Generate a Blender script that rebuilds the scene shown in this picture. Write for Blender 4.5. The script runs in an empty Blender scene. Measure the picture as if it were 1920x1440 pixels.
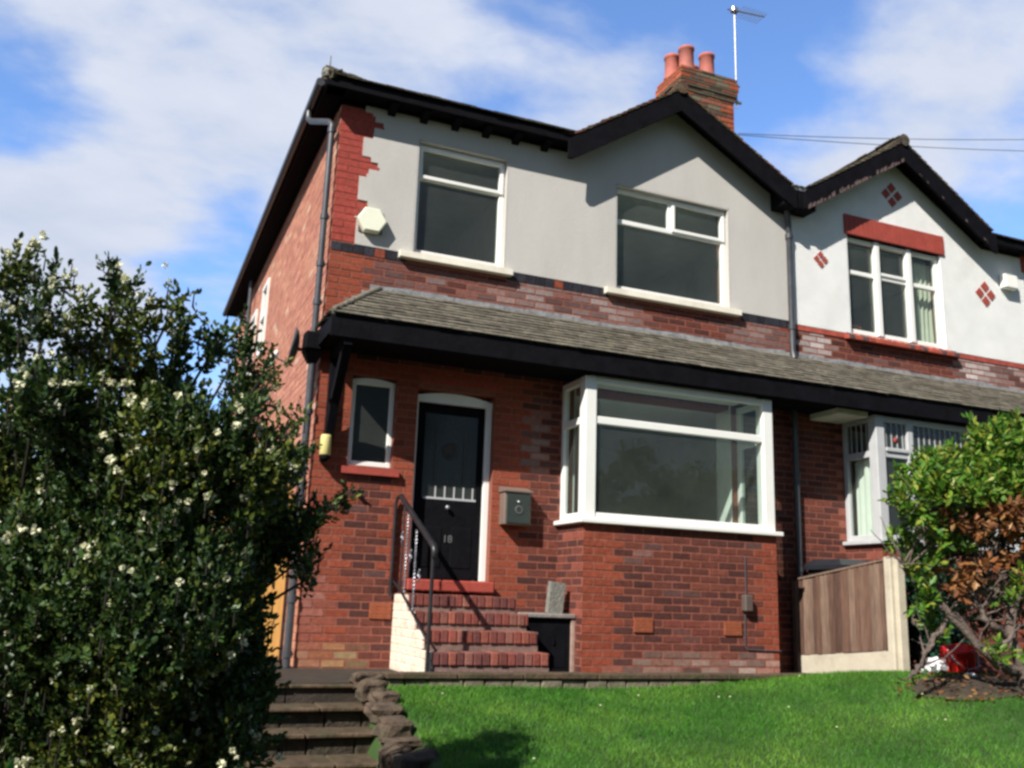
import bpy, math, random
import numpy as np
from mathutils import Vector, Matrix, noise

random.seed(7)
rng = np.random.default_rng(11)
sc = bpy.context.scene
COL = sc.collection
R = math.radians

# ------------------------------------------------------------------ camera
CAM = (-1.612, -8.851, 0.659); YAW, PITCH, ROLL, F = 22.296, 13.059, 2.05, 1748.86
y_, p_, r_ = R(YAW), R(PITCH), R(ROLL)
fw = Vector((math.sin(y_)*math.cos(p_), math.cos(y_)*math.cos(p_), math.sin(p_)))
rt = Vector((math.cos(y_), -math.sin(y_), 0)); up = rt.cross(fw)
rt2 = math.cos(r_)*rt + math.sin(r_)*up; up2 = -math.sin(r_)*rt + math.cos(r_)*up
cd = bpy.data.cameras.new('camera'); cam = bpy.data.objects.new('camera', cd); COL.objects.link(cam)
cam.matrix_world = Matrix(((rt2.x, up2.x, -fw.x, CAM[0]), (rt2.y, up2.y, -fw.y, CAM[1]), (rt2.z, up2.z, -fw.z, CAM[2]), (0, 0, 0, 1)))
cd.sensor_width = 36; cd.lens = F/1920*36; cd.clip_start = .05; cd.clip_end = 2000
sc.camera = cam

# ------------------------------------------------------------------ light
SUN = Vector((-1.5, -1.0, 1.45)).normalized()
w = bpy.data.worlds.new('World'); sc.world = w; w.use_nodes = True
nt = w.node_tree; nt.nodes.clear(); N = nt.nodes.new; L = nt.links.new
def math_(op, a, b=None, nt=nt, clamp=False):
    n = nt.nodes.new('ShaderNodeMath'); n.operation = op; n.use_clamp = clamp
    for i, v in enumerate((a, b)):
        if v is None: continue
        if isinstance(v, (int, float)): n.inputs[i].default_value = v
        else: nt.links.new(v, n.inputs[i])
    return n.outputs[0]
sky = N('ShaderNodeTexSky'); sky.sky_type = 'NISHITA'; sky.sun_disc = False
sky.sun_elevation = math.asin(SUN.z); sky.sun_rotation = math.atan2(SUN.x, SUN.y) % (2*math.pi)
sky.air_density = 1.0; sky.dust_density = .3; sky.ozone_density = 2.5
tc = N('ShaderNodeTexCoord'); sep = N('ShaderNodeSeparateXYZ'); L(tc.outputs['Generated'], sep.inputs[0])
den = math_('ADD', math_('MAXIMUM', sep.outputs[2], 0.0), .22)
cmb = N('ShaderNodeCombineXYZ'); L(math_('DIVIDE', sep.outputs[0], den), cmb.inputs[0]); L(math_('DIVIDE', sep.outputs[1], den), cmb.inputs[1])
def sky_noise(scale, loc, detail, rough, dist=0.0):
    m = N('ShaderNodeMapping'); L(cmb.outputs[0], m.inputs[0]); m.inputs[1].default_value = loc; m.inputs[3].default_value = (1.0, 1.35, 1); m.inputs[2].default_value = (0, 0, R(35))
    n = N('ShaderNodeTexNoise'); n.inputs['Scale'].default_value = scale; n.inputs['Detail'].default_value = detail
    n.inputs['Roughness'].default_value = rough; n.inputs['Distortion'].default_value = dist; L(m.outputs[0], n.inputs['Vector']); return n.outputs[0]
CLOUD_LOC = (3.1, 1.7, 0)
n1 = sky_noise(1.15, CLOUD_LOC, 7, .52, .25); n2 = sky_noise(4.2, (8, 2, 0), 6, .55, .1)
cov = math_('ADD', math_('ADD', math_('MULTIPLY', n1, .95), math_('MULTIPLY', n2, .62)), -.285)
def blob(d, amp, sharp):            # a bank of cloud (or a clear gap) in the direction d of the sky
    v = N('ShaderNodeVectorMath'); v.operation = 'DOT_PRODUCT'; L(tc.outputs['Generated'], v.inputs[0]); v.inputs[1].default_value = Vector(d).normalized()
    e = math_('MULTIPLY', math_('SUBTRACT', v.outputs['Value'], 1.0), sharp)
    return math_('MULTIPLY', math_('EXPONENT', e), amp)
BLOBS = [((-0.088, 0.864, 0.496), 0.16, 41), ((0.042, 0.873, 0.486), 0.16, 51), ((0.085, 0.909, 0.409), 0.1, 205), ((-0.123, 0.881, 0.457), 0.12, 131), ((0.293, 0.828, 0.479), 0.12, 91), ((0.432, 0.763, 0.481), 0.14, 131), ((0.177, 0.828, 0.532), 0.08, 91), ((-0.088, 0.922, 0.377), 0.07, 365), ((-0.032, 0.94, 0.34), 0.14, 131), ((-0.111, 0.934, 0.339), 0.12, 131), ((0.389, 0.753, 0.531), 0.04, 205), ((-0.063, 0.914, 0.401), -0.13, 321), ((-0.133, 0.894, 0.429), -0.08, 365), ((0.075, 0.94, 0.332), -0.22, 268), ((0.035, 0.916, 0.401), -0.06, 525), ((0.31, 0.787, 0.534), -0.12, 365), ((0.556, 0.665, 0.498), -0.16, 131), ((0.566, 0.613, 0.551), -0.1, 205), ((0.477, 0.684, 0.551), -0.08, 365), ((0.566, 0.679, 0.467), -0.1, 365), ((0.711, 0.593, 0.377), -0.22, 205), ((0.645, 0.543, 0.537), -0.06, 365), ((0.683, 0.54, 0.491), 0.2, 91), ((0.647, 0.616, 0.45), 0.2, 131), ((0.469, 0.75, 0.466), 0.14, 365), ((0.594, 0.617, 0.516), 0.03, 365), ((0.583, 0.685, 0.438), 0.08, 365), ((-0.128, 0.902, 0.413), -0.1, 365), ((0.01, 0.96, 0.281), -0.05, 365), ((-0.137, 0.896, 0.423), -0.12, 525), ((0.122, 0.828, 0.547), 0.06, 205)]
#KEEP
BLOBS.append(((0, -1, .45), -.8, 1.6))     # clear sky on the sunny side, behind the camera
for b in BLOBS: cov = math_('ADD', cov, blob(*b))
mr = N('ShaderNodeMapRange'); mr.interpolation_type = 'SMOOTHSTEP'; mr.inputs['From Min'].default_value = .36; mr.inputs['From Max'].default_value = .67; L(cov, mr.inputs['Value'])
mx = N('ShaderNodeMix'); mx.data_type = 'RGBA'; L(mr.outputs[0], mx.inputs['Factor'])
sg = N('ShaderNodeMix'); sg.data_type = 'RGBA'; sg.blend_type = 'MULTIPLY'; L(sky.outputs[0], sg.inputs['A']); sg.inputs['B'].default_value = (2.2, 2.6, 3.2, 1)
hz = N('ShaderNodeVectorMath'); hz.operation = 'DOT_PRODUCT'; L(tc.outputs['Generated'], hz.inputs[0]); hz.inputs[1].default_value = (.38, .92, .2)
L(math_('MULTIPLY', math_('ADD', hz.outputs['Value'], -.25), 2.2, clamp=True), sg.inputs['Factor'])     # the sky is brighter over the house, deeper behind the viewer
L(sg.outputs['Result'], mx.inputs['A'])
cl = N('ShaderNodeMix'); cl.data_type = 'RGBA'; L(n2, cl.inputs['Factor']); cl.inputs['A'].default_value = (6.0, 7.0, 9.0, 1); cl.inputs['B'].default_value = (9.9, 10.3, 11.6, 1)
L(cl.outputs['Result'], mx.inputs['B'])
bg = N('ShaderNodeBackground'); bg.inputs[1].default_value = .055; L(mx.outputs['Result'], bg.inputs[0])
wo = N('ShaderNodeOutputWorld'); L(bg.outputs[0], wo.inputs[0])

sl = bpy.data.lights.new('sun', 'SUN'); sl.energy = 5.0; sl.angle = R(.55); sl.color = (1, .94, .86)
so = bpy.data.objects.new('sun', sl); COL.objects.link(so); so.rotation_euler = SUN.to_track_quat('Z', 'Y').to_euler(); so.location = (-20, -14, 20)
sc.view_settings.view_transform = 'Standard'; sc.view_settings.look = 'None'; sc.view_settings.exposure = .62; sc.view_settings.gamma = 1
sc.render.engine = 'CYCLES'
try: sc.cycles.filter_width = 2.9
except Exception: pass
sc.cycles.max_bounces = 8; sc.cycles.transparent_max_bounces = 16

# ------------------------------------------------------------------ materials
def s2l(c): return tuple(((x/255+.055)/1.055)**2.4 if x > 10 else x/255/12.92 for x in c)
def mat(name, col=(.5, .5, .5), rough=.7, metal=0, var=.15, vscale=6, bump=0, bscale=40, attr=False, spec=.3, dirt=None, dirt_amt=0, dscale=3, stretch=(1, 1, 1), trans=0, coat=0):
    m = bpy.data.materials.new(name); m.use_nodes = True; nt = m.node_tree; b = nt.nodes['Principled BSDF']
    b.inputs['Roughness'].default_value = rough; b.inputs['Metallic'].default_value = metal; b.inputs['Specular IOR Level'].default_value = spec
    if coat: b.inputs['Coat Weight'].default_value = coat
    tc = nt.nodes.new('ShaderNodeTexCoord'); mp = nt.nodes.new('ShaderNodeMapping'); nt.links.new(tc.outputs['Object'], mp.inputs[0]); mp.inputs[3].default_value = stretch
    nz = nt.nodes.new('ShaderNodeTexNoise'); nz.inputs['Scale'].default_value = vscale; nz.inputs['Detail'].default_value = 6; nz.inputs['Roughness'].default_value = .6; nt.links.new(mp.outputs[0], nz.inputs['Vector'])
    r = nt.nodes.new('ShaderNodeMapRange'); r.inputs['From Min'].default_value = .3; r.inputs['From Max'].default_value = .7; r.inputs['To Min'].default_value = 1-var; r.inputs['To Max'].default_value = 1+var
    nt.links.new(nz.outputs[0], r.inputs[0])
    if attr: a = nt.nodes.new('ShaderNodeVertexColor'); a.layer_name = 'Col'; src = a.outputs[0]
    else:
        a = nt.nodes.new('ShaderNodeRGB'); a.outputs[0].default_value = (*col, 1); src = a.outputs[0]
    mu = nt.nodes.new('ShaderNodeVectorMath'); mu.operation = 'SCALE'; nt.links.new(src, mu.inputs[0]); nt.links.new(r.outputs[0], mu.inputs['Scale'])
    out = mu.outputs[0]
    if dirt is not None:
        n3 = nt.nodes.new('ShaderNodeTexNoise'); n3.inputs['Scale'].default_value = dscale; n3.inputs['Detail'].default_value = 8; n3.inputs['Roughness'].default_value = .65; nt.links.new(mp.outputs[0], n3.inputs['Vector'])
        r3 = nt.nodes.new('ShaderNodeMapRange'); r3.inputs['From Min'].default_value = .5; r3.inputs['From Max'].default_value = .72; r3.inputs['To Max'].default_value = dirt_amt; nt.links.new(n3.outputs[0], r3.inputs[0])
        mi = nt.nodes.new('ShaderNodeMix'); mi.data_type = 'RGBA'; nt.links.new(r3.outputs[0], mi.inputs['Factor']); nt.links.new(out, mi.inputs['A']); mi.inputs['B'].default_value = (*dirt, 1); out = mi.outputs['Result']
    nt.links.new(out, b.inputs['Base Color'])
    if bump:
        bz = nt.nodes.new('ShaderNodeTexNoise'); bz.inputs['Scale'].default_value = bscale; bz.inputs['Detail'].default_value = 5; nt.links.new(mp.outputs[0], bz.inputs['Vector'])
        bp = nt.nodes.new('ShaderNodeBump'); bp.inputs['Strength'].default_value = bump; bp.inputs['Distance'].default_value = .02; nt.links.new(bz.outputs[0], bp.inputs['Height']); nt.links.new(bp.outputs[0], b.inputs['Normal'])
    if trans:
        t = nt.nodes.new('ShaderNodeBsdfTranslucent'); nt.links.new(out, t.inputs[0]); ms = nt.nodes.new('ShaderNodeMixShader'); ms.inputs[0].default_value = trans
        o = nt.nodes['Material Output']; nt.links.new(b.outputs[0], ms.inputs[1]); nt.links.new(t.outputs[0], ms.inputs[2]); nt.links.new(ms.outputs[0], o.inputs[0])
    return m
def glass_mat(name, tint=(.75, .82, .8), frost=0, refl=1.0, dust=.045):
    m = bpy.data.materials.new(name); m.use_nodes = True; nt = m.node_tree; nt.nodes.clear()
    o = nt.nodes.new('ShaderNodeOutputMaterial'); g = nt.nodes.new('ShaderNodeBsdfGlossy'); g.inputs['Roughness'].default_value = frost; g.inputs[0].default_value = (refl, refl, refl, 1)
    t = nt.nodes.new('ShaderNodeBsdfTransparent'); t.inputs[0].default_value = (*tint, 1)
    f = nt.nodes.new('ShaderNodeFresnel'); ge = nt.nodes.new('ShaderNodeNewGeometry'); io = nt.nodes.new('ShaderNodeMapRange'); io.inputs['To Min'].default_value = 1.55; io.inputs['To Max'].default_value = 1/1.55; nt.links.new(ge.outputs['Backfacing'], io.inputs[0]); nt.links.new(io.outputs[0], f.inputs[0]); ms = nt.nodes.new('ShaderNodeMixShader')
    nz = nt.nodes.new('ShaderNodeTexNoise'); nz.inputs['Scale'].default_value = 1.3; bp = nt.nodes.new('ShaderNodeBump'); bp.inputs['Strength'].default_value = .05; bp.inputs['Distance'].default_value = .05
    tc = nt.nodes.new('ShaderNodeTexCoord'); nt.links.new(tc.outputs['Object'], nz.inputs['Vector']); nt.links.new(nz.outputs[0], bp.inputs['Height']); nt.links.new(bp.outputs[0], g.inputs['Normal'])
    df = nt.nodes.new('ShaderNodeBsdfDiffuse'); df.inputs[0].default_value = (.55, .62, .56, 1)      # film of dust on the pane
    dz = nt.nodes.new('ShaderNodeTexNoise'); dz.inputs['Scale'].default_value = 2.2; dz.inputs['Detail'].default_value = 6; nt.links.new(tc.outputs['Object'], dz.inputs['Vector'])
    dr = nt.nodes.new('ShaderNodeMapRange'); dr.inputs['To Min'].default_value = dust*.4; dr.inputs['To Max'].default_value = dust*1.6; nt.links.new(dz.outputs[0], dr.inputs[0])
    m2 = nt.nodes.new('ShaderNodeMixShader'); nt.links.new(dr.outputs[0], m2.inputs[0]); nt.links.new(t.outputs[0], m2.inputs[1]); nt.links.new(df.outputs[0], m2.inputs[2])
    nt.links.new(f.outputs[0], ms.inputs[0]); nt.links.new(m2.outputs[0], ms.inputs[1]); nt.links.new(g.outputs[0], ms.inputs[2]); nt.links.new(ms.outputs[0], o.inputs[0])
    return m

M = {}
M['brick'] = mat('brick', attr=True, rough=.85, var=.22, vscale=22, bump=.35, bscale=70, spec=.2)
M['sidebrick'] = mat('side_brick', attr=True, rough=.9, var=.2, vscale=9, bump=.5, bscale=50, spec=.15)
M['render'] = mat('grey_render', (.50, .485, .455), .9, var=.04, vscale=2.5, bump=.2, bscale=90, spec=.15, dirt=(.38, .36, .33), dirt_amt=.35, dscale=1.5, stretch=(1, 1, .35))
M['pebble'] = mat('white_pebbledash', (.86, .87, .85), .9, var=.05, vscale=3, bump=.9, bscale=110, spec=.15, dirt=(.5, .52, .46), dirt_amt=.22, dscale=1.6)
M['redpaint'] = mat('red_paint', (.33, .062, .045), .6, var=.14, vscale=9, bump=.25, bscale=60)
M['black'] = mat('black_paint', (.005, .005, .007), .8, var=.4, vscale=8, bump=.2, spec=.08)
M['blackworn'] = mat('worn_black_paint', (.005, .005, .007), .8, var=.4, vscale=8, bump=.2, spec=.08)
M['peel'] = mat('peeling_paint', (.12, .08, .078), .8, var=.4, vscale=20, dirt=(.02, .018, .02), dirt_amt=.95, dscale=14)
M['upvc'] = mat('white_plastic', (.80, .80, .76), .35, var=.03, spec=.45)
M['oldwhite'] = mat('aged_white_paint', (.46, .47, .48), .5, var=.06, vscale=8)
M['cream'] = mat('cream_sill_paint', (.78, .74, .62), .6, var=.08, vscale=5, dirt=(.4, .36, .28), dirt_amt=.4)
M['whitewash'] = mat('cream_painted_brick', (.78, .66, .54), .7, var=.1, vscale=14, bump=.6, bscale=35, dirt=(.35, .25, .18), dirt_amt=.6, dscale=9)
M['glass'] = glass_mat('window_glass', (.72, .80, .77), refl=.85)
M['frost'] = glass_mat('obscured_glass', (.22, .27, .25), .3, .6)
M['doorglass'] = glass_mat('door_glass', (.06, .09, .07), .12, .5, .05)
M['leadline'] = mat('dull_lead', (.055, .055, .05), .6, var=.3)
M['leaded'] = glass_mat('leaded_glass', (.4, .45, .44), .05)
M['lead'] = mat('lead_flashing', (.25, .255, .265), .6, var=.5, vscale=14, bump=.5, bscale=20, dirt=(.12, .11, .10), dirt_amt=.8, dscale=7)
M['tile'] = mat('weathered_tiles', attr=True, rough=.9, var=.35, vscale=14, bump=.8, bscale=60, spec=.12, dirt=(.26, .24, .16), dirt_amt=.6, dscale=8)
M['pipe'] = mat('grey_pipe_paint', (.055, .058, .066), .35, var=.25, vscale=10, spec=.5)
M['iron'] = mat('black_iron', (.015, .015, .018), .4, var=.3, spec=.5)
M['steel'] = mat('twisted_bar_metal', (.26, .27, .30), .4, metal=.5, var=.1)
M['room'] = mat('room_plaster', (.72, .76, .70), .9, var=.08)
M['floorb'] = mat('room_floor', (.24, .19, .14), .8, var=.2)
M['terra'] = mat('terracotta', (.27, .078, .036), .8, var=.2, vscale=30, bump=.3)
M['pot'] = mat('chimney_pot_clay', (.42, .13, .10), .7, var=.15, vscale=9, dirt=(.2, .12, .1), dirt_amt=.5)
M['stonegrey'] = mat('grey_stone', (.20, .20, .175), .9, var=.35, vscale=24, bump=.5)
M['slab'] = mat('stone_slab', (.23, .21, .19), .9, var=.3, vscale=12, bump=.4)
M['tread'] = mat('sandstone_tread', (.080, .055, .034), .9, var=.45, vscale=9, bump=.6, bscale=30, dirt=(.04, .05, .02), dirt_amt=.7, dscale=5)  # base colour darkened to carry the shrub's shade on the steps
M['riser'] = mat('rough_stone_riser', (.045, .036, .026), .95, var=.5, vscale=12, bump=1, bscale=22, dirt=(.03, .04, .018), dirt_amt=.8, dscale=6)  # riser colour darkened too, with the shrub's shade in it
M['rock'] = mat('edging_stone', (.085, .060, .042), .95, var=.4, vscale=9, bump=1, bscale=20, dirt=(.05, .06, .03), dirt_amt=.6, dscale=7)
M['conc'] = mat('pale_concrete', (.52, .47, .37), .9, var=.1, vscale=6, bump=.3, bscale=80, dirt=(.3, .26, .2), dirt_amt=.5, dscale=4)
M['wallstone'] = mat('mossy_wall_stone', (.18, .15, .11), .95, var=.4, vscale=9, bump=.6, dirt=(.08, .1, .04), dirt_amt=.7, dscale=6)
M['fence'] = mat('weathered_fence_wood', attr=True, rough=.9, var=.3, vscale=5, stretch=(8, 8, 1), bump=.5, bscale=30, spec=.15)
M['gate'] = mat('golden_gate_wood', (.56, .33, .10), .7, var=.16, vscale=6, stretch=(6, 6, .6))
M['bin'] = mat('black_bin_plastic', (.02, .022, .028), .3, var=.15, spec=.5)
M['alarm'] = mat('cream_alarm_plastic', (.80, .82, .66), .45, var=.03)
M['alarmw'] = mat('white_alarm_plastic', (.85, .84, .78), .45, var=.03)
M['letterbox'] = mat('grey_green_letterbox', (.05, .062, .054), .35, var=.08, metal=.3, spec=.5)
M['lboxside'] = mat('letterbox_side', (.22, .17, .14), .4, var=.08, metal=.2)
M['lantern'] = mat('yellowed_lamp_glass', (.62, .55, .22), .35, var=.05)
M['dish'] = mat('dish_grey', (.09, .095, .10), .5, var=.1)
M['digit'] = mat('digit_metal', (.13, .14, .14), .4, var=.05)
M['wire'] = mat('black_cable', (.07, .08, .10), .6)
M['alu'] = mat('aluminium', (.38, .38, .40), .35, metal=.7, var=.2, vscale=30)
M['cellarjamb'] = mat('pinkish_jamb', (.34, .24, .20), .9, var=.25, vscale=15)
M['mbox'] = mat('meter_box', (.10, .075, .065), .6, var=.1)
M['leaf'] = mat('glossy_leaves', attr=True, rough=.38, var=.3, vscale=3, spec=.3, trans=.18)
M['leaf2'] = mat('laurel_leaves', attr=True, rough=.42, var=.25, vscale=4, spec=.35, trans=.3)
M['petal'] = mat('cream_petals', (.72, .72, .50), .7, var=.15, trans=.2)
M['stem'] = mat('dark_stems', (.016, .013, .010), .9, var=.4, vscale=20)
M['bark'] = mat('grey_bark', (.13, .10, .085), .9, var=.4, vscale=20, bump=.8, bscale=50)
M['grass'] = mat('grass_blades', attr=True, rough=.55, var=.25, vscale=1.3, spec=.25, trans=.35)
M['lawn'] = mat('lawn_soil', (.035, .075, .016), .95, var=.3, vscale=3, bump=.6, bscale=60)
M['soil'] = mat('soil', (.05, .038, .026), .95, var=.5, vscale=9, bump=.8)
M['path'] = mat('path_paving', (.04, .032, .025), .95, var=.3, vscale=6, bump=.5)
M['red'] = mat('red_plastic', (.60, .015, .012), .35, var=.1, spec=.5)
M['bag'] = mat('white_plastic_bag', (.78, .78, .80), .4, var=.08, trans=.2)
M['curtain'] = mat('pale_curtain', (.62, .62, .50), .85, var=.08)
M['curtainw'] = mat('white_curtain', (.80, .80, .74), .85, var=.05)
M['frameorange'] = mat('orange_wood', (.42, .16, .04), .6, var=.1)
M['verge'] = mat('black_soldier_brick', attr=True, rough=.6, var=.3, vscale=12, bump=.3)
M['deadleaf'] = mat('fallen_leaves', attr=True, rough=.8, var=.3)

# ------------------------------------------------------------------ mesh collector
class MB:
    def __init__(s): s.v = []; s.f = []; s.c = []; s.sm = []
    def poly(s, pts, col=None, smooth=False):
        n = len(s.v); s.v += [tuple(p) for p in pts]; s.f.append(tuple(range(n, n+len(pts)))); s.c.append(col); s.sm.append(smooth)
    def faces(s, vs, fs, col=None, smooth=False):
        n = len(s.v); s.v += [tuple(p) for p in vs]
        for f in fs: s.f.append(tuple(i+n for i in f)); s.c.append(col); s.sm.append(smooth)
    def box(s, x0, x1, y0, y1, z0, z1, col=None, skip=''):
        v = [(x0,y0,z0),(x1,y0,z0),(x1,y1,z0),(x0,y1,z0),(x0,y0,z1),(x1,y0,z1),(x1,y1,z1),(x0,y1,z1)]
        F_ = {'b':(0,3,2,1),'t':(4,5,6,7),'f':(0,1,5,4),'r':(1,2,6,5),'k':(2,3,7,6),'l':(3,0,4,7)}
        s.faces(v, [F_[k] for k in 'btfrkl' if k not in skip], col)
    def pane(s, x0, x1, y0, y1, z0, z1):                             # one sheet of glass facing outwards
        if y1-y0 < x1-x0: s.poly([(x0, y0, z0), (x1, y0, z0), (x1, y0, z1), (x0, y0, z1)])
        else: s.poly([(x0, y1, z0), (x0, y0, z0), (x0, y0, z1), (x0, y1, z1)])
    def bbox(s, x0, x1, y0, y1, z0, z1, b=.008, col=None):          # box with its edges cut off
        vs = []; idx = {}
        for ix, x in enumerate((x0, x1)):
            for iy, y in enumerate((y0, y1)):
                for iz, z in enumerate((z0, z1)):
                    sx, sy, sz = (1 if ix == 0 else -1), (1 if iy == 0 else -1), (1 if iz == 0 else -1)
                    idx[ix, iy, iz] = len(vs)
                    vs += [(x, y+sy*b, z+sz*b), (x+sx*b, y, z+sz*b), (x+sx*b, y+sy*b, z)]
        g = lambda a, b_, c, k: idx[a, b_, c]+k
        fs = []
        for a in (0, 1):
            q = [g(a,0,0,0), g(a,1,0,0), g(a,1,1,0), g(a,0,1,0)]; fs.append(q if a else q[::-1])
            q = [g(0,a,0,1), g(1,a,0,1), g(1,a,1,1), g(0,a,1,1)]; fs.append(q[::-1] if a else q)
            q = [g(0,0,a,2), g(1,0,a,2), g(1,1,a,2), g(0,1,a,2)]; fs.append(q if a else q[::-1])
        for a in (0, 1):
            for c in (0, 1):
                fs.append([g(0,a,c,1), g(1,a,c,1), g(1,a,c,2), g(0,a,c,2)]); fs.append([g(a,0,c,0), g(a,1,c,0), g(a,1,c,2), g(a,0,c,2)]); fs.append([g(a,c,0,0), g(a,c,1,0), g(a,c,1,1), g(a,c,0,1)])
        for a in (0, 1):
            for c in (0, 1):
                for d in (0, 1): fs.append([g(a,c,d,0), g(a,c,d,1), g(a,c,d,2)])
        s.faces(vs, fs, col)
    def obox(s, c, ax, half, col=None):                              # oriented box: centre, three axes, half sizes
        c = Vector(c); A = [Vector(a).normalized()*h for a, h in zip(ax, half)]
        v = [c+sx*A[0]+sy*A[1]+sz*A[2] for sz in (-1, 1) for sy in (-1, 1) for sx in (-1, 1)]
        s.faces(v, [(0,2,3,1),(4,5,7,6),(0,1,5,4),(1,3,7,5),(3,2,6,7),(2,0,4,6)], col)
    def bar(s, a, b, w, h, upv=(0, 0, 1), col=None):
        a, b = Vector(a), Vector(b); d = (b-a); l = d.length; d.normalize(); u = Vector(upv); x = d.cross(u).normalized(); u = x.cross(d)
        s.obox((a+b)/2, (d, x, u), (l/2, w/2, h/2), col)
    def tube(s, pts, r, n=10, col=None, cap=True):
        pts = [Vector(p) for p in pts]; rr = r if isinstance(r, (list, tuple)) else [r]*len(pts)
        rings = []; prev = None
        for i, p in enumerate(pts):
            d = (pts[min(i+1, len(pts)-1)]-pts[max(i-1, 0)]).normalized()
            a = prev if prev is not None else (Vector((0, 0, 1)) if abs(d.z) < .9 else Vector((1, 0, 0)))
            x = d.cross(a); 
            if x.length < 1e-4: x = d.cross(Vector((0, 1, 0)))
            x.normalize(); yv = x.cross(d).normalized(); prev = yv
            rings.append([p+rr[i]*(math.cos(2*math.pi*k/n)*x+math.sin(2*math.pi*k/n)*yv) for k in range(n)])
        vs = [q for g in rings for q in g]; fs = [(i*n+k, i*n+(k+1) % n, (i+1)*n+(k+1) % n, (i+1)*n+k) for i in range(len(rings)-1) for k in range(n)]
        s.faces(vs, fs, col, True)
        if cap: s.poly(rings[0][::-1], col); s.poly(rings[-1], col)
    def prism(s, out, y0, y1, col=None):                             # outline in x,z extruded along y
        n = len(out); s.faces([(x, y0, z) for x, z in out]+[(x, y1, z) for x, z in out], [tuple(range(n)), tuple(range(2*n-1, n-1, -1))]+[(i, i+n, (i+1) % n+n, (i+1) % n) for i in range(n)], col)
    def prism_x(s, out, x0, x1, col=None):                           # outline in y,z extruded along x
        n = len(out); s.faces([(x0, y, z) for y, z in out]+[(x1, y, z) for y, z in out], [tuple(range(n-1, -1, -1)), tuple(range(n, 2*n))]+[((i+1) % n, (i+1) % n+n, i+n, i) for i in range(n)], col)
    def lathe(s, prof, c, n=20, col=None, axis=(0, 0, 1)):
        ax = Vector(axis).normalized(); x = ax.cross(Vector((0, 1, 0)) if abs(ax.y) < .9 else Vector((1, 0, 0))).normalized(); yv = ax.cross(x); c = Vector(c)
        vs = [c+ax*h+r*(math.cos(2*math.pi*k/n)*x+math.sin(2*math.pi*k/n)*yv) for r, h in prof for k in range(n)]
        s.faces(vs, [(i*n+k, i*n+(k+1) % n, (i+1)*n+(k+1) % n, (i+1)*n+k) for i in range(len(prof)-1) for k in range(n)], col, True)
    def blob(s, c, r, sub=2, amp=.2, sc_=3, col=None, seed=0, flat=None, sq=1):
        import bmesh
        bm = bmesh.new(); bmesh.ops.create_icosphere(bm, subdivisions=sub, radius=1)
        rx, ry, rz = r if isinstance(r, (tuple, list)) else (r, r, r)
        vs = []
        for v in bm.verts:
            q = v.co.copy(); q = Vector([math.copysign(abs(t)**sq, t) for t in q]); k = 1+amp*noise.noise(q*sc_+Vector((seed*7.3, seed*1.7, 0)))
            vs.append((c[0]+q.x*rx*k, c[1]+q.y*ry*k, c[2]+q.z*rz*k))
        s.faces(vs, [tuple(v.index for v in f.verts) for f in bm.faces], col, flat is None); bm.free()
    def build(s, name, m, parent=None):
        me = bpy.data.meshes.new(name); off = Vector((0, 0, 0)); p = parent
        while p is not None: off += p.location; p = p.parent
        me.from_pydata([(a-off.x, b-off.y, c-off.z) for a, b, c in s.v], [], s.f)
        if any(c is not None for c in s.c):
            at = me.color_attributes.new('Col', 'FLOAT_COLOR', 'CORNER'); arr = []
            for f, c in zip(s.f, s.c): arr += list((*(c or (.3, .3, .3))[:3], 1))*len(f)
            at.data.foreach_set('color', arr)
        me.polygons.foreach_set('use_smooth', s.sm)
        me.materials.append(M[m] if isinstance(m, str) else m); me.update()
        o = bpy.data.objects.new(name, me); COL.objects.link(o)
        if parent is not None: o.parent = parent
        return o
def tag(o, label, cat, group=None, kind=None):
    if label: o['label'] = label
    if cat: o['category'] = cat
    if group: o['group'] = group
    if kind: o['kind'] = kind
    return o
def thing(name, label, cat, loc, group=None):
    o = bpy.data.objects.new(name, None); COL.objects.link(o); o.location = loc; o.empty_display_size = .2
    return tag(o, label, cat, group)
def struct(o): o['kind'] = 'structure'; return o
def raw_mesh(name, V, Fq, C, m, parent=None):                        # numpy quads, one colour per quad
    off = Vector((0, 0, 0)); p = parent
    while p is not None: off += p.location; p = p.parent
    V = V-np.array(off); k = Fq.shape[1]
    me = bpy.data.meshes.new(name); me.vertices.add(len(V)); me.vertices.foreach_set('co', V.ravel())
    me.loops.add(Fq.size); me.loops.foreach_set('vertex_index', Fq.ravel().astype(np.int32))
    me.polygons.add(len(Fq)); me.polygons.foreach_set('loop_start', np.arange(0, Fq.size, k, dtype=np.int32)); me.polygons.foreach_set('loop_total', np.full(len(Fq), k, dtype=np.int32))
    me.update(calc_edges=True)
    if C is not None:
        at = me.color_attributes.new('Col', 'FLOAT_COLOR', 'CORNER'); c4 = np.concatenate([C, np.ones((len(C), 1))], 1); at.data.foreach_set('color', np.repeat(c4, k, 0).ravel())
    me.materials.append(M[m]); o = bpy.data.objects.new(name, me); COL.objects.link(o)
    if parent is not None: o.parent = parent
    return o

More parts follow.
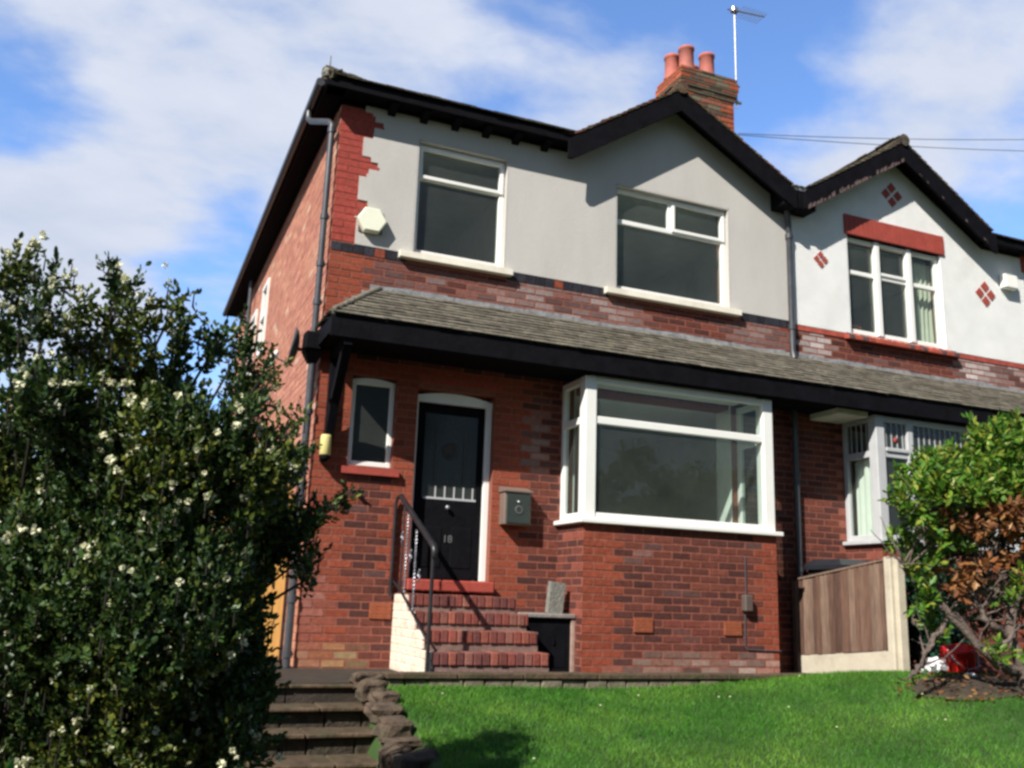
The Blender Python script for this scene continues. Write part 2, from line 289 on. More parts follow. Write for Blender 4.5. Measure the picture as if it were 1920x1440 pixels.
# ------------------------------------------------------------------ walls
def core(mb, mp, u0, u1, z0, z1, holes, t, col):
    """wall slab with openings: mp(u, d, z) gives the point, d from 0 (outside) to t (inside)"""
    us = sorted({u0, u1, *[h[0] for h in holes], *[h[1] for h in holes]}); zs = sorted({z0, z1, *[h[2] for h in holes], *[h[3] for h in holes]})
    us = [u for u in us if u0 <= u <= u1]; zs = [z for z in zs if z0 <= z <= z1]
    solid = lambda i, j: 0 <= i < len(us)-1 and 0 <= j < len(zs)-1 and not any(h[0] < (us[i]+us[i+1])/2 < h[1] and h[2] < (zs[j]+zs[j+1])/2 < h[3] for h in holes)
    for i in range(len(us)-1):
        for j in range(len(zs)-1):
            if not solid(i, j): continue
            a, b, c, d = us[i], us[i+1], zs[j], zs[j+1]
            mb.poly([mp(a, 0, c), mp(b, 0, c), mp(b, 0, d), mp(a, 0, d)], col); mb.poly([mp(a, t, d), mp(b, t, d), mp(b, t, c), mp(a, t, c)], col)
            if not solid(i-1, j): mb.poly([mp(a, t, c), mp(a, 0, c), mp(a, 0, d), mp(a, t, d)], col)
            if not solid(i+1, j): mb.poly([mp(b, 0, c), mp(b, t, c), mp(b, t, d), mp(b, 0, d)], col)
            if not solid(i, j-1): mb.poly([mp(a, 0, c), mp(a, t, c), mp(b, t, c), mp(b, 0, c)], col)
            if not solid(i, j+1): mb.poly([mp(a, 0, d), mp(b, 0, d), mp(b, t, d), mp(a, t, d)], col)
def bricks(mb, mp, u0, u1, z0, z1, holes, colf, proud=.003, bl=.225, rh=.075, g=.018, phase=0.0, minw=.03):
    r0 = int(math.floor(z0/rh+1e-6)); r = r0
    while r*rh < z1-1e-4:
        za, zb = max(z0, r*rh)+g/2, min(z1, (r+1)*rh)-g/2; zm = (r+.5)*rh
        if zb-za > .02:
            iv = [(u0, u1)]
            for h in holes:
                if h[2] < zb and h[3] > za:
                    nv = []
                    for a, b in iv:
                        if h[1] <= a or h[0] >= b: nv.append((a, b)); continue
                        if h[0] > a: nv.append((a, h[0]))
                        if h[1] < b: nv.append((h[1], b))
                    iv = nv
            for a, b in iv:
                k = math.floor((a-phase)/bl)-1
                while True:
                    s0 = phase+k*bl+(bl/2 if r % 2 else 0); s1 = s0+bl; k += 1
                    if s0 >= b: break
                    c0, c1 = max(s0, a), min(s1, b)
                    if c1-c0 < minw: continue
                    c0 += g/2 if c0 > a+1e-5 else 0; c1 -= g/2 if c1 < b-1e-5 else 0
                    p = proud+random.uniform(-.0015, .0025); col = colf((c0+c1)/2, zm, r, k)
                    if col is None: continue
                    A = [mp(c0, -p, za), mp(c1, -p, za), mp(c1, -p, zb), mp(c0, -p, zb), mp(c0, 0, za), mp(c1, 0, za), mp(c1, 0, zb), mp(c0, 0, zb)]
                    mb.faces(A, [(0,1,2,3),(0,4,5,1),(1,5,6,2),(2,6,7,3),(3,7,4,0)], col)
        r += 1
def mixc(a, b, t): t = max(0, min(1, t)); return tuple(x*(1-t)+y*t for x, y in zip(a, b))
def jit(c, k): f = 1+random.uniform(-k, k); return tuple(x*f for x in c)
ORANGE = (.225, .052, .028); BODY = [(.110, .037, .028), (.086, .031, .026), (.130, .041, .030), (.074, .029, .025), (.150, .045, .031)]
MORT = (.25, .090, .062)
def nz(u, z, s, o=0): return noise.noise(Vector((u*s+o, z*s, o*1.3)))
def quoin(u, edge, r, a=.23, b=.34, n=1): return abs(u-edge) < (a if (r//n) % 2 else b)
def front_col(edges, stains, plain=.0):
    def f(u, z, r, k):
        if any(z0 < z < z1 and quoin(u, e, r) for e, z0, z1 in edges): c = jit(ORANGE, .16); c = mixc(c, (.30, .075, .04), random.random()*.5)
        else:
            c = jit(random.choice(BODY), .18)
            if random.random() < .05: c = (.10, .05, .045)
        for cu, cz, ru, rz, amt, sc_ in stains:
            d = ((u-cu)/ru)**2+((z-cz)/rz)**2
            if d < 1: c = mixc(c, sc_, amt*.8*(1-d)**.5*(.6+1.1*nz(u, z, 3.5, 3)+random.uniform(-.12, .12)))
        return c
    return f
WHITE_ST = (.46, .38, .36)

# =================================================================== OWN HOUSE
W = 5.65; DEPTH = 8.6
house = thing('brick_house', 'semi-detached red brick house with smooth grey rendered upper floor, black door and hexagonal alarm above', 'house', (2.8, 0, 0))
front = lambda u, d, z: (u, d, z)
SW = (.33, .775, 1.88, 2.77); DR = (1.0, 1.84, .83, 2.72); BAYH = (2.75, 4.76, 1.45, 2.90); CEL = (2.1, 2.5, -.05, .45)
W1 = (.84, 1.88, 4.14, 5.41); W2 = (3.23, 4.79, 4.14, 5.41)
holes_low = [SW, DR, BAYH, CEL]; holes_up = [W1, W2]
mb = MB()
core(mb, front, 0, W-.004, -.3, 5.62, holes_low+holes_up, .25, MORT)
# gable triangle
mb.prism([(2.66, 5.62), (5.50, 5.62), (3.96, 6.50)], 0, .25, MORT)
ecol = front_col([(0, -1, 4.1), (.33, 1.8, 2.8), (.775, 1.8, 2.95), (1.0, .8, 2.95), (1.84, .6, 2.95), (W, 4.0, 4.1)],
                 [(1.35, 3.78, .7, .22, .35, WHITE_ST), (2.75, 3.85, 1.0, .3, .85, WHITE_ST), (5.2, 3.85, .5, .25, .45, WHITE_ST), (2.30, 2.28, .17, .34, .8, (.5, .42, .38)), (.35, .04, .45, .2, .75, (.42, .33, .16)), (.05, .5, .2, .8, .35, (.45, .30, .28)), (.9, 3.9, .5, .3, .3, (.25, .2, .2))])
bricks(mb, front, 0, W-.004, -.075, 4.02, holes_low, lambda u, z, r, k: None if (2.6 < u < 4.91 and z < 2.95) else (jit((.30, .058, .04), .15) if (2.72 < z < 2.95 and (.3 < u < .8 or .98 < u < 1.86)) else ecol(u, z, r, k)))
# painted brick corner above the string course
bricks(mb, front, 0, .52, 4.12, 5.60, [], lambda u, z, r, k: jit((.33, .060, .046), .07), g=.008)
mb.build('front_wall', 'brick', house)
# string course of black bricks on end
mb = MB(); x = 0.0
while x < W-.01:
    if not (W1[0]-.1 < x < W1[1]+.0 or W2[0]-.1 < x < W2[1]+.05):
        c = jit((.022, .022, .030), .4) if random.random() > .10 else ORANGE
        mb.box(x+.004, min(x+.107, W-.006), -.008, .02, 4.02, 4.11, c)
    x += .1125
mb.build('string_course', 'verge', house)
# grey render sheet with a toothed left edge
mb = MB(); T = [(.24, 4.115), (.22, 4.40), (.345, 4.415), (.34, 4.56), (.235, 4.60), (.23, 4.85), (.31, 4.86), (.33, 4.90), (.44, 4.955), (.42, 4.99), (.345, 5.04), (.34, 5.07), (.25, 5.09), (.255, 5.28), (.35, 5.30), (.355, 5.37), (.46, 5.43), (.45, 5.46), (.36, 5.50), (.33, 5.56), (.25, 5.59), (.25, 5.66)]
yr = -.014
T = [q for i, (a, b) in enumerate(T) for q in (([(T[i-1][0], b)] if i else [])+[(a, b)])]      # squared off along the brick courses
def ext(m, pts, y=yr, yb=.0):
    n = len(pts); m.poly([(a, y, b) for a, b in pts])
    for i in range(n): a, b = pts[i], pts[(i+1) % n]; m.poly([(a[0], y, a[1]), (a[0], yb, a[1]), (b[0], yb, b[1]), (b[0], y, b[1])])
ext(mb, T[::-1]+[(W1[0], 4.115), (W1[0], 5.66)])
def sheet(mb, x0, x1, z0, z1, holes):
    core(mb, lambda u, d, z: (u, yr+d, z), x0, x1, z0, z1, holes, .012, None)
mb2 = MB()
core(mb, lambda u, d, z: (u, yr+d, z), W1[0], W-.006, 4.115, 5.66, [W1, W2], .013, None)
mb.poly([(2.6, yr, 5.66), (5.56, yr, 5.66), (3.95, yr, 6.56)])
# plastered reveals
for (a, b, c, d) in (W1, W2):
    mb.box(b-.012, b+.002, yr, .10, c, d); mb.box(a-.002, a+.012, yr, .10, c, d); mb.box(a, b, yr, .10, d-.012, d+.002)
mb.build('rendered_upper_wall', 'render', house)
# side and back walls
side = lambda u, d, z: (d, u, z)
SH = [(4.55, 5.15, 4.05, 5.15), (5.75, 6.35, 3.7, 5.0), (5.2, 6.0, 1.3, 2.4)]
mb = MB(); core(mb, side, .25, DEPTH, -.3, 5.66, SH, .25, (.42, .17, .12))
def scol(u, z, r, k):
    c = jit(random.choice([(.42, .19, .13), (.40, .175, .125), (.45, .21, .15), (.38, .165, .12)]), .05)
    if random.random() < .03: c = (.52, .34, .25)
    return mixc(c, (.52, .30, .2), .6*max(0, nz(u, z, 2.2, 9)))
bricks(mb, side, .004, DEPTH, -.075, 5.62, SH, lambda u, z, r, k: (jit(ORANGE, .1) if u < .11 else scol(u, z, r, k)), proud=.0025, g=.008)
mb.build('side_wall', 'sidebrick', house)
mb = MB(); core(mb, lambda u, d, z: (u, DEPTH-d, z), .25, W-.004, -.3, 5.66, [(1, 2.2, 3.9, 5.2), (3.4, 4.8, 3.9, 5.2), (3, 4.8, .3, 2.3)], .25, (.3, .11, .08)); mb.build('back_wall', 'sidebrick', house)
# interior
mb = MB(); 
mb.box(.25, W-.12, .25, DEPTH-.25, .62, .80); mb.build('ground_floor', 'floorb', house)
mb = MB(); mb.box(.26, W-.12, .26, 3.9, 3.0, 3.2); mb.box(.26, W-.12, .26, DEPTH-.26, 5.52, 5.60); mb.box(.26, W-.12, 3.9, 4.0, .8, 5.5); mb.box(2.1, 2.2, .26, 3.9, .8, 2.99); mb.box(2.2, 2.3, .26, 3.9, 3.2, 5.5); mb.box(W-.12, W-.02, .26, DEPTH-.26, .5, 5.6)
mb.box(2.752, 2.76, -.02, .258, 1.44, 2.97); mb.box(4.75, 4.758, -.02, .258, 1.44, 2.97); mb.box(2.71, 4.80, -.45, .258, 2.955, 2.97); mb.box(2.71, 4.80, -.46, .258, 1.40, 1.44)
mb.build('interior', 'room', house)

# ---- windows
def frame_win(parent, x0, x1, z0, z1, y=.06, fw=.06, depth=.06, mull=(), trans=(), lights=(), m='upvc', gm='glass', name='window', arch=0):
    """outer frame, mullions [(x, z0, z1)], transoms [(z, x0, x1)], and proud opening lights [(x0,x1,z0,z1)]"""
    mb = MB(); b = .007
    mb.bbox(x0, x0+fw, y, y+depth, z0, z1, b); mb.bbox(x1-fw, x1, y, y+depth, z0, z1, b)
    mb.bbox(x0+fw-.004, x1-fw+.004, y, y+depth, z0, z0+fw, b); mb.bbox(x0+fw-.004, x1-fw+.004, y, y+depth, z1-fw, z1, b)
    for x, a, c in mull: mb.bbox(x-fw/2, x+fw/2, y+.002, y+depth-.002, a, c, b)
    for z, a, c in trans: mb.bbox(a, c, y+.003, y+depth-.003, z-fw/2, z+fw/2, b)
    for a, c, d, e in lights:
        k = .045
        mb.bbox(a, a+k, y-.018, y+.03, d, e, b); mb.bbox(c-k, c, y-.018, y+.03, d, e, b); mb.bbox(a+k-.003, c-k+.003, y-.018, y+.03, d, d+k, b); mb.bbox(a+k-.003, c-k+.003, y-.018, y+.03, e-k, e, b)
    if arch:
        n = 12; pts = [(x0+(x1-x0)*i/n, z1-.006+arch*math.sin(math.pi*i/n)) for i in range(n+1)]; mb.prism([(x0, z1-.01)]+pts+[(x1, z1-.01)], y+.001, y+depth-.001)
    o = mb.build(name, m, parent)
    g = MB(); g.pane(x0+fw-.01, x1-fw+.01, y+depth*.45, y+depth*.45+.006, z0+fw-.01, z1-fw+.01); g.build('pane', gm, o)
    return o
def sill(parent, x0, x1, z0, z1, y0, m='cream', drop=.02):
    mb = MB(); mb.prism_x([(y0, z0), (y0, z1-drop), (.09, z1), (.09, z0)], x0, x1); return mb.build('sill', m, parent)
w1 = frame_win(house, W1[0], W1[1]-.012, 4.14, 5.40, y=.055, trans=[(5.02, .9, 1.83)], lights=[(.87, 1.85, 5.0, 5.375)])
sill(w1, .70, 1.95, 4.05, 4.135, -.085)
w2 = frame_win(house, W2[0], W2[1]-.012, 4.14, 5.40, y=.055, trans=[(4.99, 3.28, 4.73)], mull=[(4.0, 4.99, 5.36)], lights=[(4.015, 4.765, 4.985, 5.375)])
sill(w2, 3.09, 4.90, 4.05, 4.135, -.085)
sw = frame_win(house, SW[0], SW[1], SW[2], SW[3]-.03, y=.05, fw=.05, gm='frost', arch=.03)
sill(sw, .27, .84, 1.79, 1.875, -.06, 'redpaint')
mb = MB(); n = 10   # shallow brick arches that close the top corners of the openings
for (a, b, z) in ((.33, .775, 2.74), (1.0, 1.84, 2.66)):
    mb.box(a-.02, b+.02, .12, .2, z+.05, z+.12)
mb.build('lintel', 'redpaint', house)
for ya, yb, za, zb in SH:
    mb = MB(); f = .07
    for (a, b, c, d) in ((ya, ya+f, za, zb), (yb-f, yb, za, zb), (ya+f, yb-f, za, za+f), (ya+f, yb-f, zb-f, zb), (ya+f, yb-f, (za+zb)/2, (za+zb)/2+f)): mb.box(-.03, .05, a, b, c, d)
    o = mb.build('side_window', 'upvc', house); g = MB(); g.pane(.01, .016, ya+f-.01, yb-f+.01, za+f-.01, zb-f+.01); g.build('pane', 'glass', o)

# ---- front door
mb = MB(); n = 12
mb.bbox(1.0, 1.045, .10, .17, .83, 2.64, .006); mb.bbox(1.775, 1.84, .08, .17, .83, 2.62, .006)
mb.prism([(1.0, 2.60), (1.0, 2.66)]+[(1.0+.84*i/n, 2.66+.055*math.sin(math.pi*i/n)) for i in range(n+1)]+[(1.84, 2.60)], .078, .172)
fr = mb.build('door_frame', 'upvc', house)
mb = MB()
mb.bbox(1.045, 1.775, .115, .155, .84, 1.625, .004); mb.bbox(1.045, 1.13, .115, .155, 1.62, 2.60, .004); mb.bbox(1.71, 1.775, .115, .155, 1.62, 2.60, .004); mb.bbox(1.13, 1.71, .115, .155, 2.50, 2.60, .004)
mb.bbox(1.16, 1.36, .108, .12, .95, 1.35, .006); mb.bbox(1.46, 1.68, .108, .12, .95, 1.35, .006)
door = mb.build('front_door', 'black', house)
mb = MB(); mb.box(1.125, 1.715, .132, .140, 1.62, 2.505); mb.build('glass_panel', 'doorglass', door)
mb = MB()
for i in range(5): mb.box(1.27+i*.1, 1.282+i*.1, .122, .131, 1.645, 1.76)
mb.box(1.15, 1.71, .118, .131, 1.625, 1.645)
mb.build('lower_lead_pattern', 'oldwhite', door); mb = MB()  # pale material on the lower strips puts sunlight into their colour
mb.box(1.25, 1.27, .124, .131, 1.80, 2.35); mb.box(1.56, 1.58, .124, .131, 1.80, 2.35)
mb.lathe([(.0, .004), (.085, .004), (.085, -.004), (.06, -.004), (.06, .003)], (1.42, .126, 2.12), 24, axis=(0, 1, 0))
mb.build('glass_lead_pattern', 'leadline', door)
mb = MB(); mb.lathe([(0, -.05), (.02, -.045), (.024, -.03), (.012, -.015), (.012, 0)], (1.40, .112, 1.545), 14, axis=(0, 1, 0)); mb.build('doorknob', 'steel', door)
def digits(txt, x, z, y, h, m, parent, name='house_number'):
    cu = bpy.data.curves.new('t', 'FONT'); cu.body = txt; cu.size = h*1.4; cu.extrude = .002; o = bpy.data.objects.new('t', cu); COL.objects.link(o)
    me = bpy.data.meshes.new_from_object(o.evaluated_get(bpy.context.evaluated_depsgraph_get())); bpy.data.objects.remove(o)
    q = MB(); q.faces([(x+v.co.x, y-v.co.z, z+v.co.y) for v in me.vertices], [tuple(p.vertices) for p in me.polygons]); return q.build(name, m, parent)
digits('18', 1.37, 1.20, .105, .075, 'digit', door)

# ---- bay window
def bay(parent, x0, x1, colf, frame_m, splits, own=True, zt=2.93, zs=1.43):
    d = .575; mb = MB()
    fr_ = lambda u, t, z: (u, -d+t, z)
    lf = lambda u, t, z: (x0+t, -u, z)          # u runs outwards from the wall
    rf = lambda u, t, z: (x1-t, -u, z)
    core(mb, fr_, x0, x1, -.3, zs, [], .11, MORT)
    mb.box(x0, x0+.11, -d+.11, 0, -.3, zs, MORT, 'f'); mb.box(x1-.11, x1, -d+.11, 0, -.3, zs, MORT, 'f')
    bricks(mb, fr_, x0, x1, -.075, zs, [], colf, phase=x0)
    side_c = lambda u, z, r, k: jit(ORANGE, .15) if u > d-(.11 if r % 2 else .05) else jit(random.choice(BODY+[(.24, .07, .05)]), .15)
    bricks(mb, lf, 0, d, -.075, zs, [], side_c); bricks(mb, rf, 0, d, -.075, zs, [], side_c)
    b = mb.build('bay', 'brick', parent)
    mb = MB(); mb.bbox(x0-.06, x1+.06, -d-.06, -d+.12, zs, zs+.045, .006); mb.bbox(x0-.06, x0+.12, -d+.12, -.005, zs, zs+.045, .006); mb.bbox(x1-.12, x1+.06, -d+.12, -.005, zs, zs+.045, .006)
    mb.build('bay_sill', frame_m, parent)
    zb = zs+.047; mb = MB(); p = .13; e = .007
    mb.bbox(x0, x0+p, -d-.002, -d+p, zb, zt, e); mb.bbox(x1-p, x1, -d-.002, -d+p, zb, zt, e)                # corner posts
    mb.bbox(x0+.01, x0+.07, -.07, -.004, zb, zt, e); mb.bbox(x1-.07, x1-.01, -.07, -.004, zb, zt, e)
    for (z0, z1) in ((zb, zb+.065), (zt-.07, zt)):
        mb.bbox(x0+p, x1-p, -d+.01, -d+.08, z0, z1, e)
        mb.bbox(x0+.01, x0+.07, -d+p, -.07, z0, z1, e); mb.bbox(x1-.07, x1-.01, -d+p, -.07, z0, z1, e)
    zm = 2.48
    mb.bbox(x0+p, x1-p, -d+.012, -d+.078, zm-.04, zm+.04, e); mb.bbox(x0+.012, x0+.068, -d+p, -.07, zm-.04, zm+.04, e); mb.bbox(x1-.068, x1-.012, -d+p, -.07, zm-.04, zm+.04, e)
    for sx in splits: mb.bbox(sx-.045, sx+.045, -d+.005, -d+.085, zb, zt, e)
    if not own:
        for a, c in zip([x0+p]+[s+.045 for s in splits], [s-.045 for s in splits]+[x1-p]): mb.bbox(a+.01, c-.01, -d-.012, -d+.02, zm+.03, zm+.075, .005)
    wd = mb.build('bay_window', frame_m, parent)
    g = MB()
    g.pane(x0+p-.01, x1-p+.01, -d+.045, -d+.051, zb+.05, zm); g.pane(x0+.04, x0+.046, -d+p-.01, -.06, zb+.05, zm); g.pane(x1-.046, x1-.04, -d+p-.01, -.06, zb+.05, zm)
    if own:
        g.pane(x0+p-.01, x1-p+.01, -d+.045, -d+.051, zm, zt-.05); g.pane(x0+.04, x0+.046, -d+p-.01, -.06, zm, zt-.05); g.pane(x1-.046, x1-.04, -d+p-.01, -.06, zm, zt-.05)
    g.build('pane', 'glass', wd)
    if not own:
        g = MB(); g.pane(x0+p-.01, x1-p+.01, -d+.045, -d+.051, zm, zt-.05); g.pane(x0+.04, x0+.046, -d+p-.01, -.06, zm, zt-.05)
        g.build('leaded_pane', 'leaded', wd)
        g = MB(); xx = x0+p+.05
        while xx < x1-p: g.box(xx, xx+.012, -d+.038, -d+.044, zm+.04, zt-.06); xx += .085
        g.build('lead_strips', 'oldwhite', wd); g = MB(); yy = -d+p+.05
        while yy < -.08: g.box(x0+.03, x0+.038, yy, yy+.012, zm+.04, zt-.06); yy += .085
        g.build('lead_strips', 'oldwhite', wd)
        for cx_ in [(a+c)/2 for a, c in zip([x0+p]+splits, splits+[x1-p])]: g = MB(); g.lathe([(0, -.002), (.035, -.002), (.035, .002), (0, .002)], (cx_, -d+.036, 2.66), 14, axis=(0, 1, 0)); g.build('coloured_glass', 'redpaint', wd)
    return b
bcol = front_col([(2.595, -1, 1.5), (4.914, -1, 1.5)], [(3.8, .02, 1.1, .20, .8, (.42, .30, .24)), (4.6, .05, .3, .2, .8, (.5, .42, .36)), (3.9, .45, .4, .12, .4, (.34, .07, .05)), (3.2, 1.1, .15, .12, .35, WHITE_ST)])
bay(house, 2.595, 4.914, bcol, 'upvc', [])
# terracotta air bricks, cable and meter box on the bay
def vent(x, z, y, parent, m='terra'):
    mb = MB(); mb.box(x-.105, x+.105, y-.012, y+.01, z-.07, z+.07)
    for i in range(8):
        for j in range(4): mb.box(x-.088+i*.024, x-.076+i*.024, y-.015, y-.0125, z-.055+j*.03, z-.037+j*.03)
    mb.build('air_brick', m, parent)
vent(3.27, .47, -.583, house); vent(4.33, .46, -.583, house); vent(.75, .52, -.008, house)
mb = MB(); mb.tube([(4.50, -.588, 1.2), (4.50, -.588, .8), (4.485, -.588, .60), (4.48, -.588, .27), (4.50, -.588, .25), (4.93, -.588, .24)], .006, 6); mb.build('cable', 'wire', house)
mb = MB(); mb.bbox(4.44, 4.54, -.66, -.58, .63, .80, .012); mb.build('meter_box', 'mbox', house)

# ---- roofs
TC = [(.105, .085, .06), (.085, .07, .055), (.12, .10, .075), (.075, .062, .05), (.13, .115, .085)]
RC = [(.12, .055, .035), (.10, .06, .04), (.085, .05, .038), (.14, .06, .035), (.09, .075, .045)]
def tiles(mb, O, U, V, inside, tw=.2, ex=.15, th=.016, cols=TC, ragged=.006):
    """rows of overlapping tiles; O eave corner, U along the eave, V up the slope (unit), inside(u, v) clips"""
    O, U, V = Vector(O), Vector(U).normalized(), Vector(V).normalized(); Nn = U.cross(V); 
    if Nn.z < 0: Nn = -Nn
    def rows(u0, u1, v1):
        j = 0
        while j*ex < v1:
            k = math.floor(u0/tw)-1; off = tw/2 if j % 2 else 0
            while k*tw+off < u1:
                a, b = k*tw+off, (k+1)*tw+off-.006; k += 1
                a, b = max(a, u0), min(b, u1)
                if b-a < .02 or not inside((a+b)/2, j*ex+ex*.5): continue
                d = random.uniform(-ragged, ragged); t = th*random.uniform(.8, 1.25); L_ = ex*1.35
                v0 = j*ex-.0+d; lift = .012+random.uniform(0, .006); c = jit(random.choice(cols), .2)
                P = lambda u, v, n: O+U*u+V*v+Nn*n
                q = [P(a, v0, lift), P(b, v0, lift), P(b, v0+L_, 0), P(a, v0+L_, 0), P(a, v0, lift+t), P(b, v0, lift+t), P(b, v0+L_, t), P(a, v0+L_, t)]
                mb.faces(q, [(0,3,2,1),(4,5,6,7),(0,1,5,4),(1,2,6,5),(2,3,7,6),(3,0,4,7)], c)
            j += 1
    return rows
ZE = 5.76; EO = .25; SO = .22; SL = .50; YM = DEPTH/2
def zr(y): return ZE+(y+EO)*SL
def main_roof(parent, x_end, sign, x_party, cols, gx):
    """hipped half roof from the outer eave x_end to the party line"""
    mb = MB(); yb = DEPTH+EO; ym = (yb-EO)/2; zt = zr(ym); half = ym+EO; xr = x_end+sign*half
    a, b = (x_end, x_party)
    F1 = [(a, -EO, ZE), (b, -EO, ZE), (b, ym, zt), (xr, ym, zt)]; F2 = [(a, yb, ZE), (b, yb, ZE), (b, ym, zt), (xr, ym, zt)]; F3 = [(a, -EO, ZE), (a, yb, ZE), (xr, ym, zt)]
    ps = [a, gx[0], gx[1], b]
    for i, y0 in enumerate((-EO, .12, -EO)): mb.poly([(ps[i], y0, zr(y0)), (ps[i+1], y0, zr(y0)), (ps[i+1], 1.8, zr(1.8)), (ps[i] if i else a+sign*2.05, 1.8, zr(1.8))], (.08, .07, .05))
    F1 = [(a+sign*2.05, 1.8, zr(1.8)), (b, 1.8, zr(1.8)), (b, ym, zt), (xr, ym, zt)]
    for f in (F1, F2, F3): mb.poly(f, (.08, .07, .05))
    Ls = abs(b-a); sl = math.hypot(1, SL)
    ins = lambda u, v: u > v/sl-.02 and not (v < .5 and min(gx) < a+sign*u < max(gx))
    tiles(mb, (a, -EO-.03, ZE+.004), (sign, 0, 0), (0, 1, SL), ins, cols=cols)(0, Ls-.01, half*sl)
    tiles(mb, (a-sign*.03, -EO, ZE+.004), (0, 1, 0), (sign, 0, SL), lambda u, v: v/sl < u < 2*half-v/sl, cols=cols)(0, 2*half, 1.2)
    # mossy ridge and hip caps
    for p, q in (((a, -EO, ZE), (xr, ym, zt)), ((a, yb, ZE), (xr, ym, zt)), ((xr, ym, zt), (b, ym, zt))):
        p, q = Vector(p), Vector(q); n_ = int((q-p).length/.42)
        for i in range(n_):
            s_, e_ = p.lerp(q, i/n_), p.lerp(q, (i+.97)/n_); mb.tube([s_+Vector((0, 0, .03)), e_+Vector((0, 0, .02))], [.075, .07], 8, jit(random.choice(cols), .2))
    return mb.build('roof', 'tile', parent)
# keep the front eave clear where the gables break through it
roof = main_roof(house, -SO, 1, W-.005, TC, (2.53, 5.54))
def gable(parent, xa, za, xl, zl, xr, zrr, barge_m, depth_b=.265, y0=-EO, back=1.9, cols=RC):
    """front gable over a first-floor window: roof planes, tiles, black barge boards, soffit"""
    mb = MB(); yb = back
    for (xe, ze, sgn) in ((xl, zl, -1), (xr, zrr, 1)):
        mb.faces([(xa, y0, za), (xe, y0, ze), (xe, yb, ze), (xa, yb, za), (xa, y0, za-.03), (xe, y0, ze-.03), (xe, yb, ze-.03), (xa, yb, za-.03)], [(0,1,2,3), (4,7,6,5), (0,4,5,1), (3,2,6,7), (1,5,6,2)], (.05, .045, .04))
        d = Vector((xa-xe, 0, za-ze)); Ls = d.length
        tiles(mb, (xe-.0, y0-.045, ze+.004), (0, 1, 0), tuple(d), lambda u, v: v < Ls+.05, tw=.17, ex=.105, th=.02, cols=cols, ragged=.01)(0, yb-y0, Ls-.02)
    n = 5
    for i in range(n):
        s_ = y0-.06+i*(yb-y0)/n; mb.tube([(xa, s_, za+.03), (xa, s_+(yb-y0)/n-.02, za+.025)], [.085, .08], 10, jit(random.choice(cols), .2))
    g = mb.build('gable_roof', 'tile', parent)
    mb = MB(); t = .035
    for (xe, ze, sgn) in ((xl, zl, -1), (xr, zrr, 1)):
        s = (za-ze)/(xa-xe); ext_ = .07*sgn
        P = [(xa, za-.005), (xe+ext_, ze+s*ext_-.005), (xe+ext_*1.15, ze+s*ext_-depth_b*.92), (xe+ext_*.3, ze+s*ext_*.3-depth_b*1.02), (xa, za-depth_b)]
        if sgn < 0: P = P[::-1]
        mb.prism(P, y0-t, y0, None)
        mb.prism([(xa, za-.03), (xe, ze-.03), (xe, ze-.06), (xa, za-.06)][::sgn], y0, .0)
    b = mb.build('barge_board', barge_m, g)
    return g
g1 = gable(house, 3.95, 6.66, 2.56, 5.74, 5.54, 5.77, 'black')
# eave boards, soffits, rafter tails
def eaves(parent, x0, x1):
    mb = MB(); mb.bbox(x0, x1, -EO-.0, -EO+.03, ZE-.095, ZE-.002, .003); mb.box(x0, x1, -EO+.03, -.001, ZE-.06, ZE-.045); return mb
mb = eaves(house, -SO, 2.58); mb.bbox(-SO, -SO+.03, -EO+.03, DEPTH+EO, ZE-.095, ZE-.002, .003); mb.box(-SO+.03, -.001, -EO+.03, DEPTH+EO, ZE-.06, ZE-.045)
mb.build('eaves', 'black', house)
for i in range(6):
    mb = MB(); x = .52+i*.355; mb.prism_x([(-.2, ZE-.06), (-.2, ZE-.10), (-.015, ZE-.16), (-.015, ZE-.06)], x-.04, x+.04); mb.build('rafter_tail', 'black', house)
mb = MB(); mb.tube([(-SO-.045, -EO+.1, ZE-.03), (-SO-.045, DEPTH+.2, ZE-.05)], .045, 10); mb.build('gutter', 'pipe', house)
mb = MB(); mb.tube([(-.20, -.22, ZE+.03), (-.195, -.22, ZE+.24)], [.012, .006], 6); mb.lathe([(.0, .07), (.06, .05), (.07, 0), (.05, -.04)], (-.2, -.21, ZE+.04), 10); mb.build('roof_finial', 'stonegrey', house)
# lead valley between the two gables
mb = MB(); mb.box(5.50, W-.004, -EO-.02, 1.2, ZE-.02, ZE+.01)
mb.build('valley_gutter', 'lead', house)
mb = MB(); mb.bbox(5.42, W-.004, -EO-.012, -.004, ZE-.25, ZE-.022, .004); mb.build('valley_light_stop', 'black', house)  # black board added to keep stray sunlight out between the gables

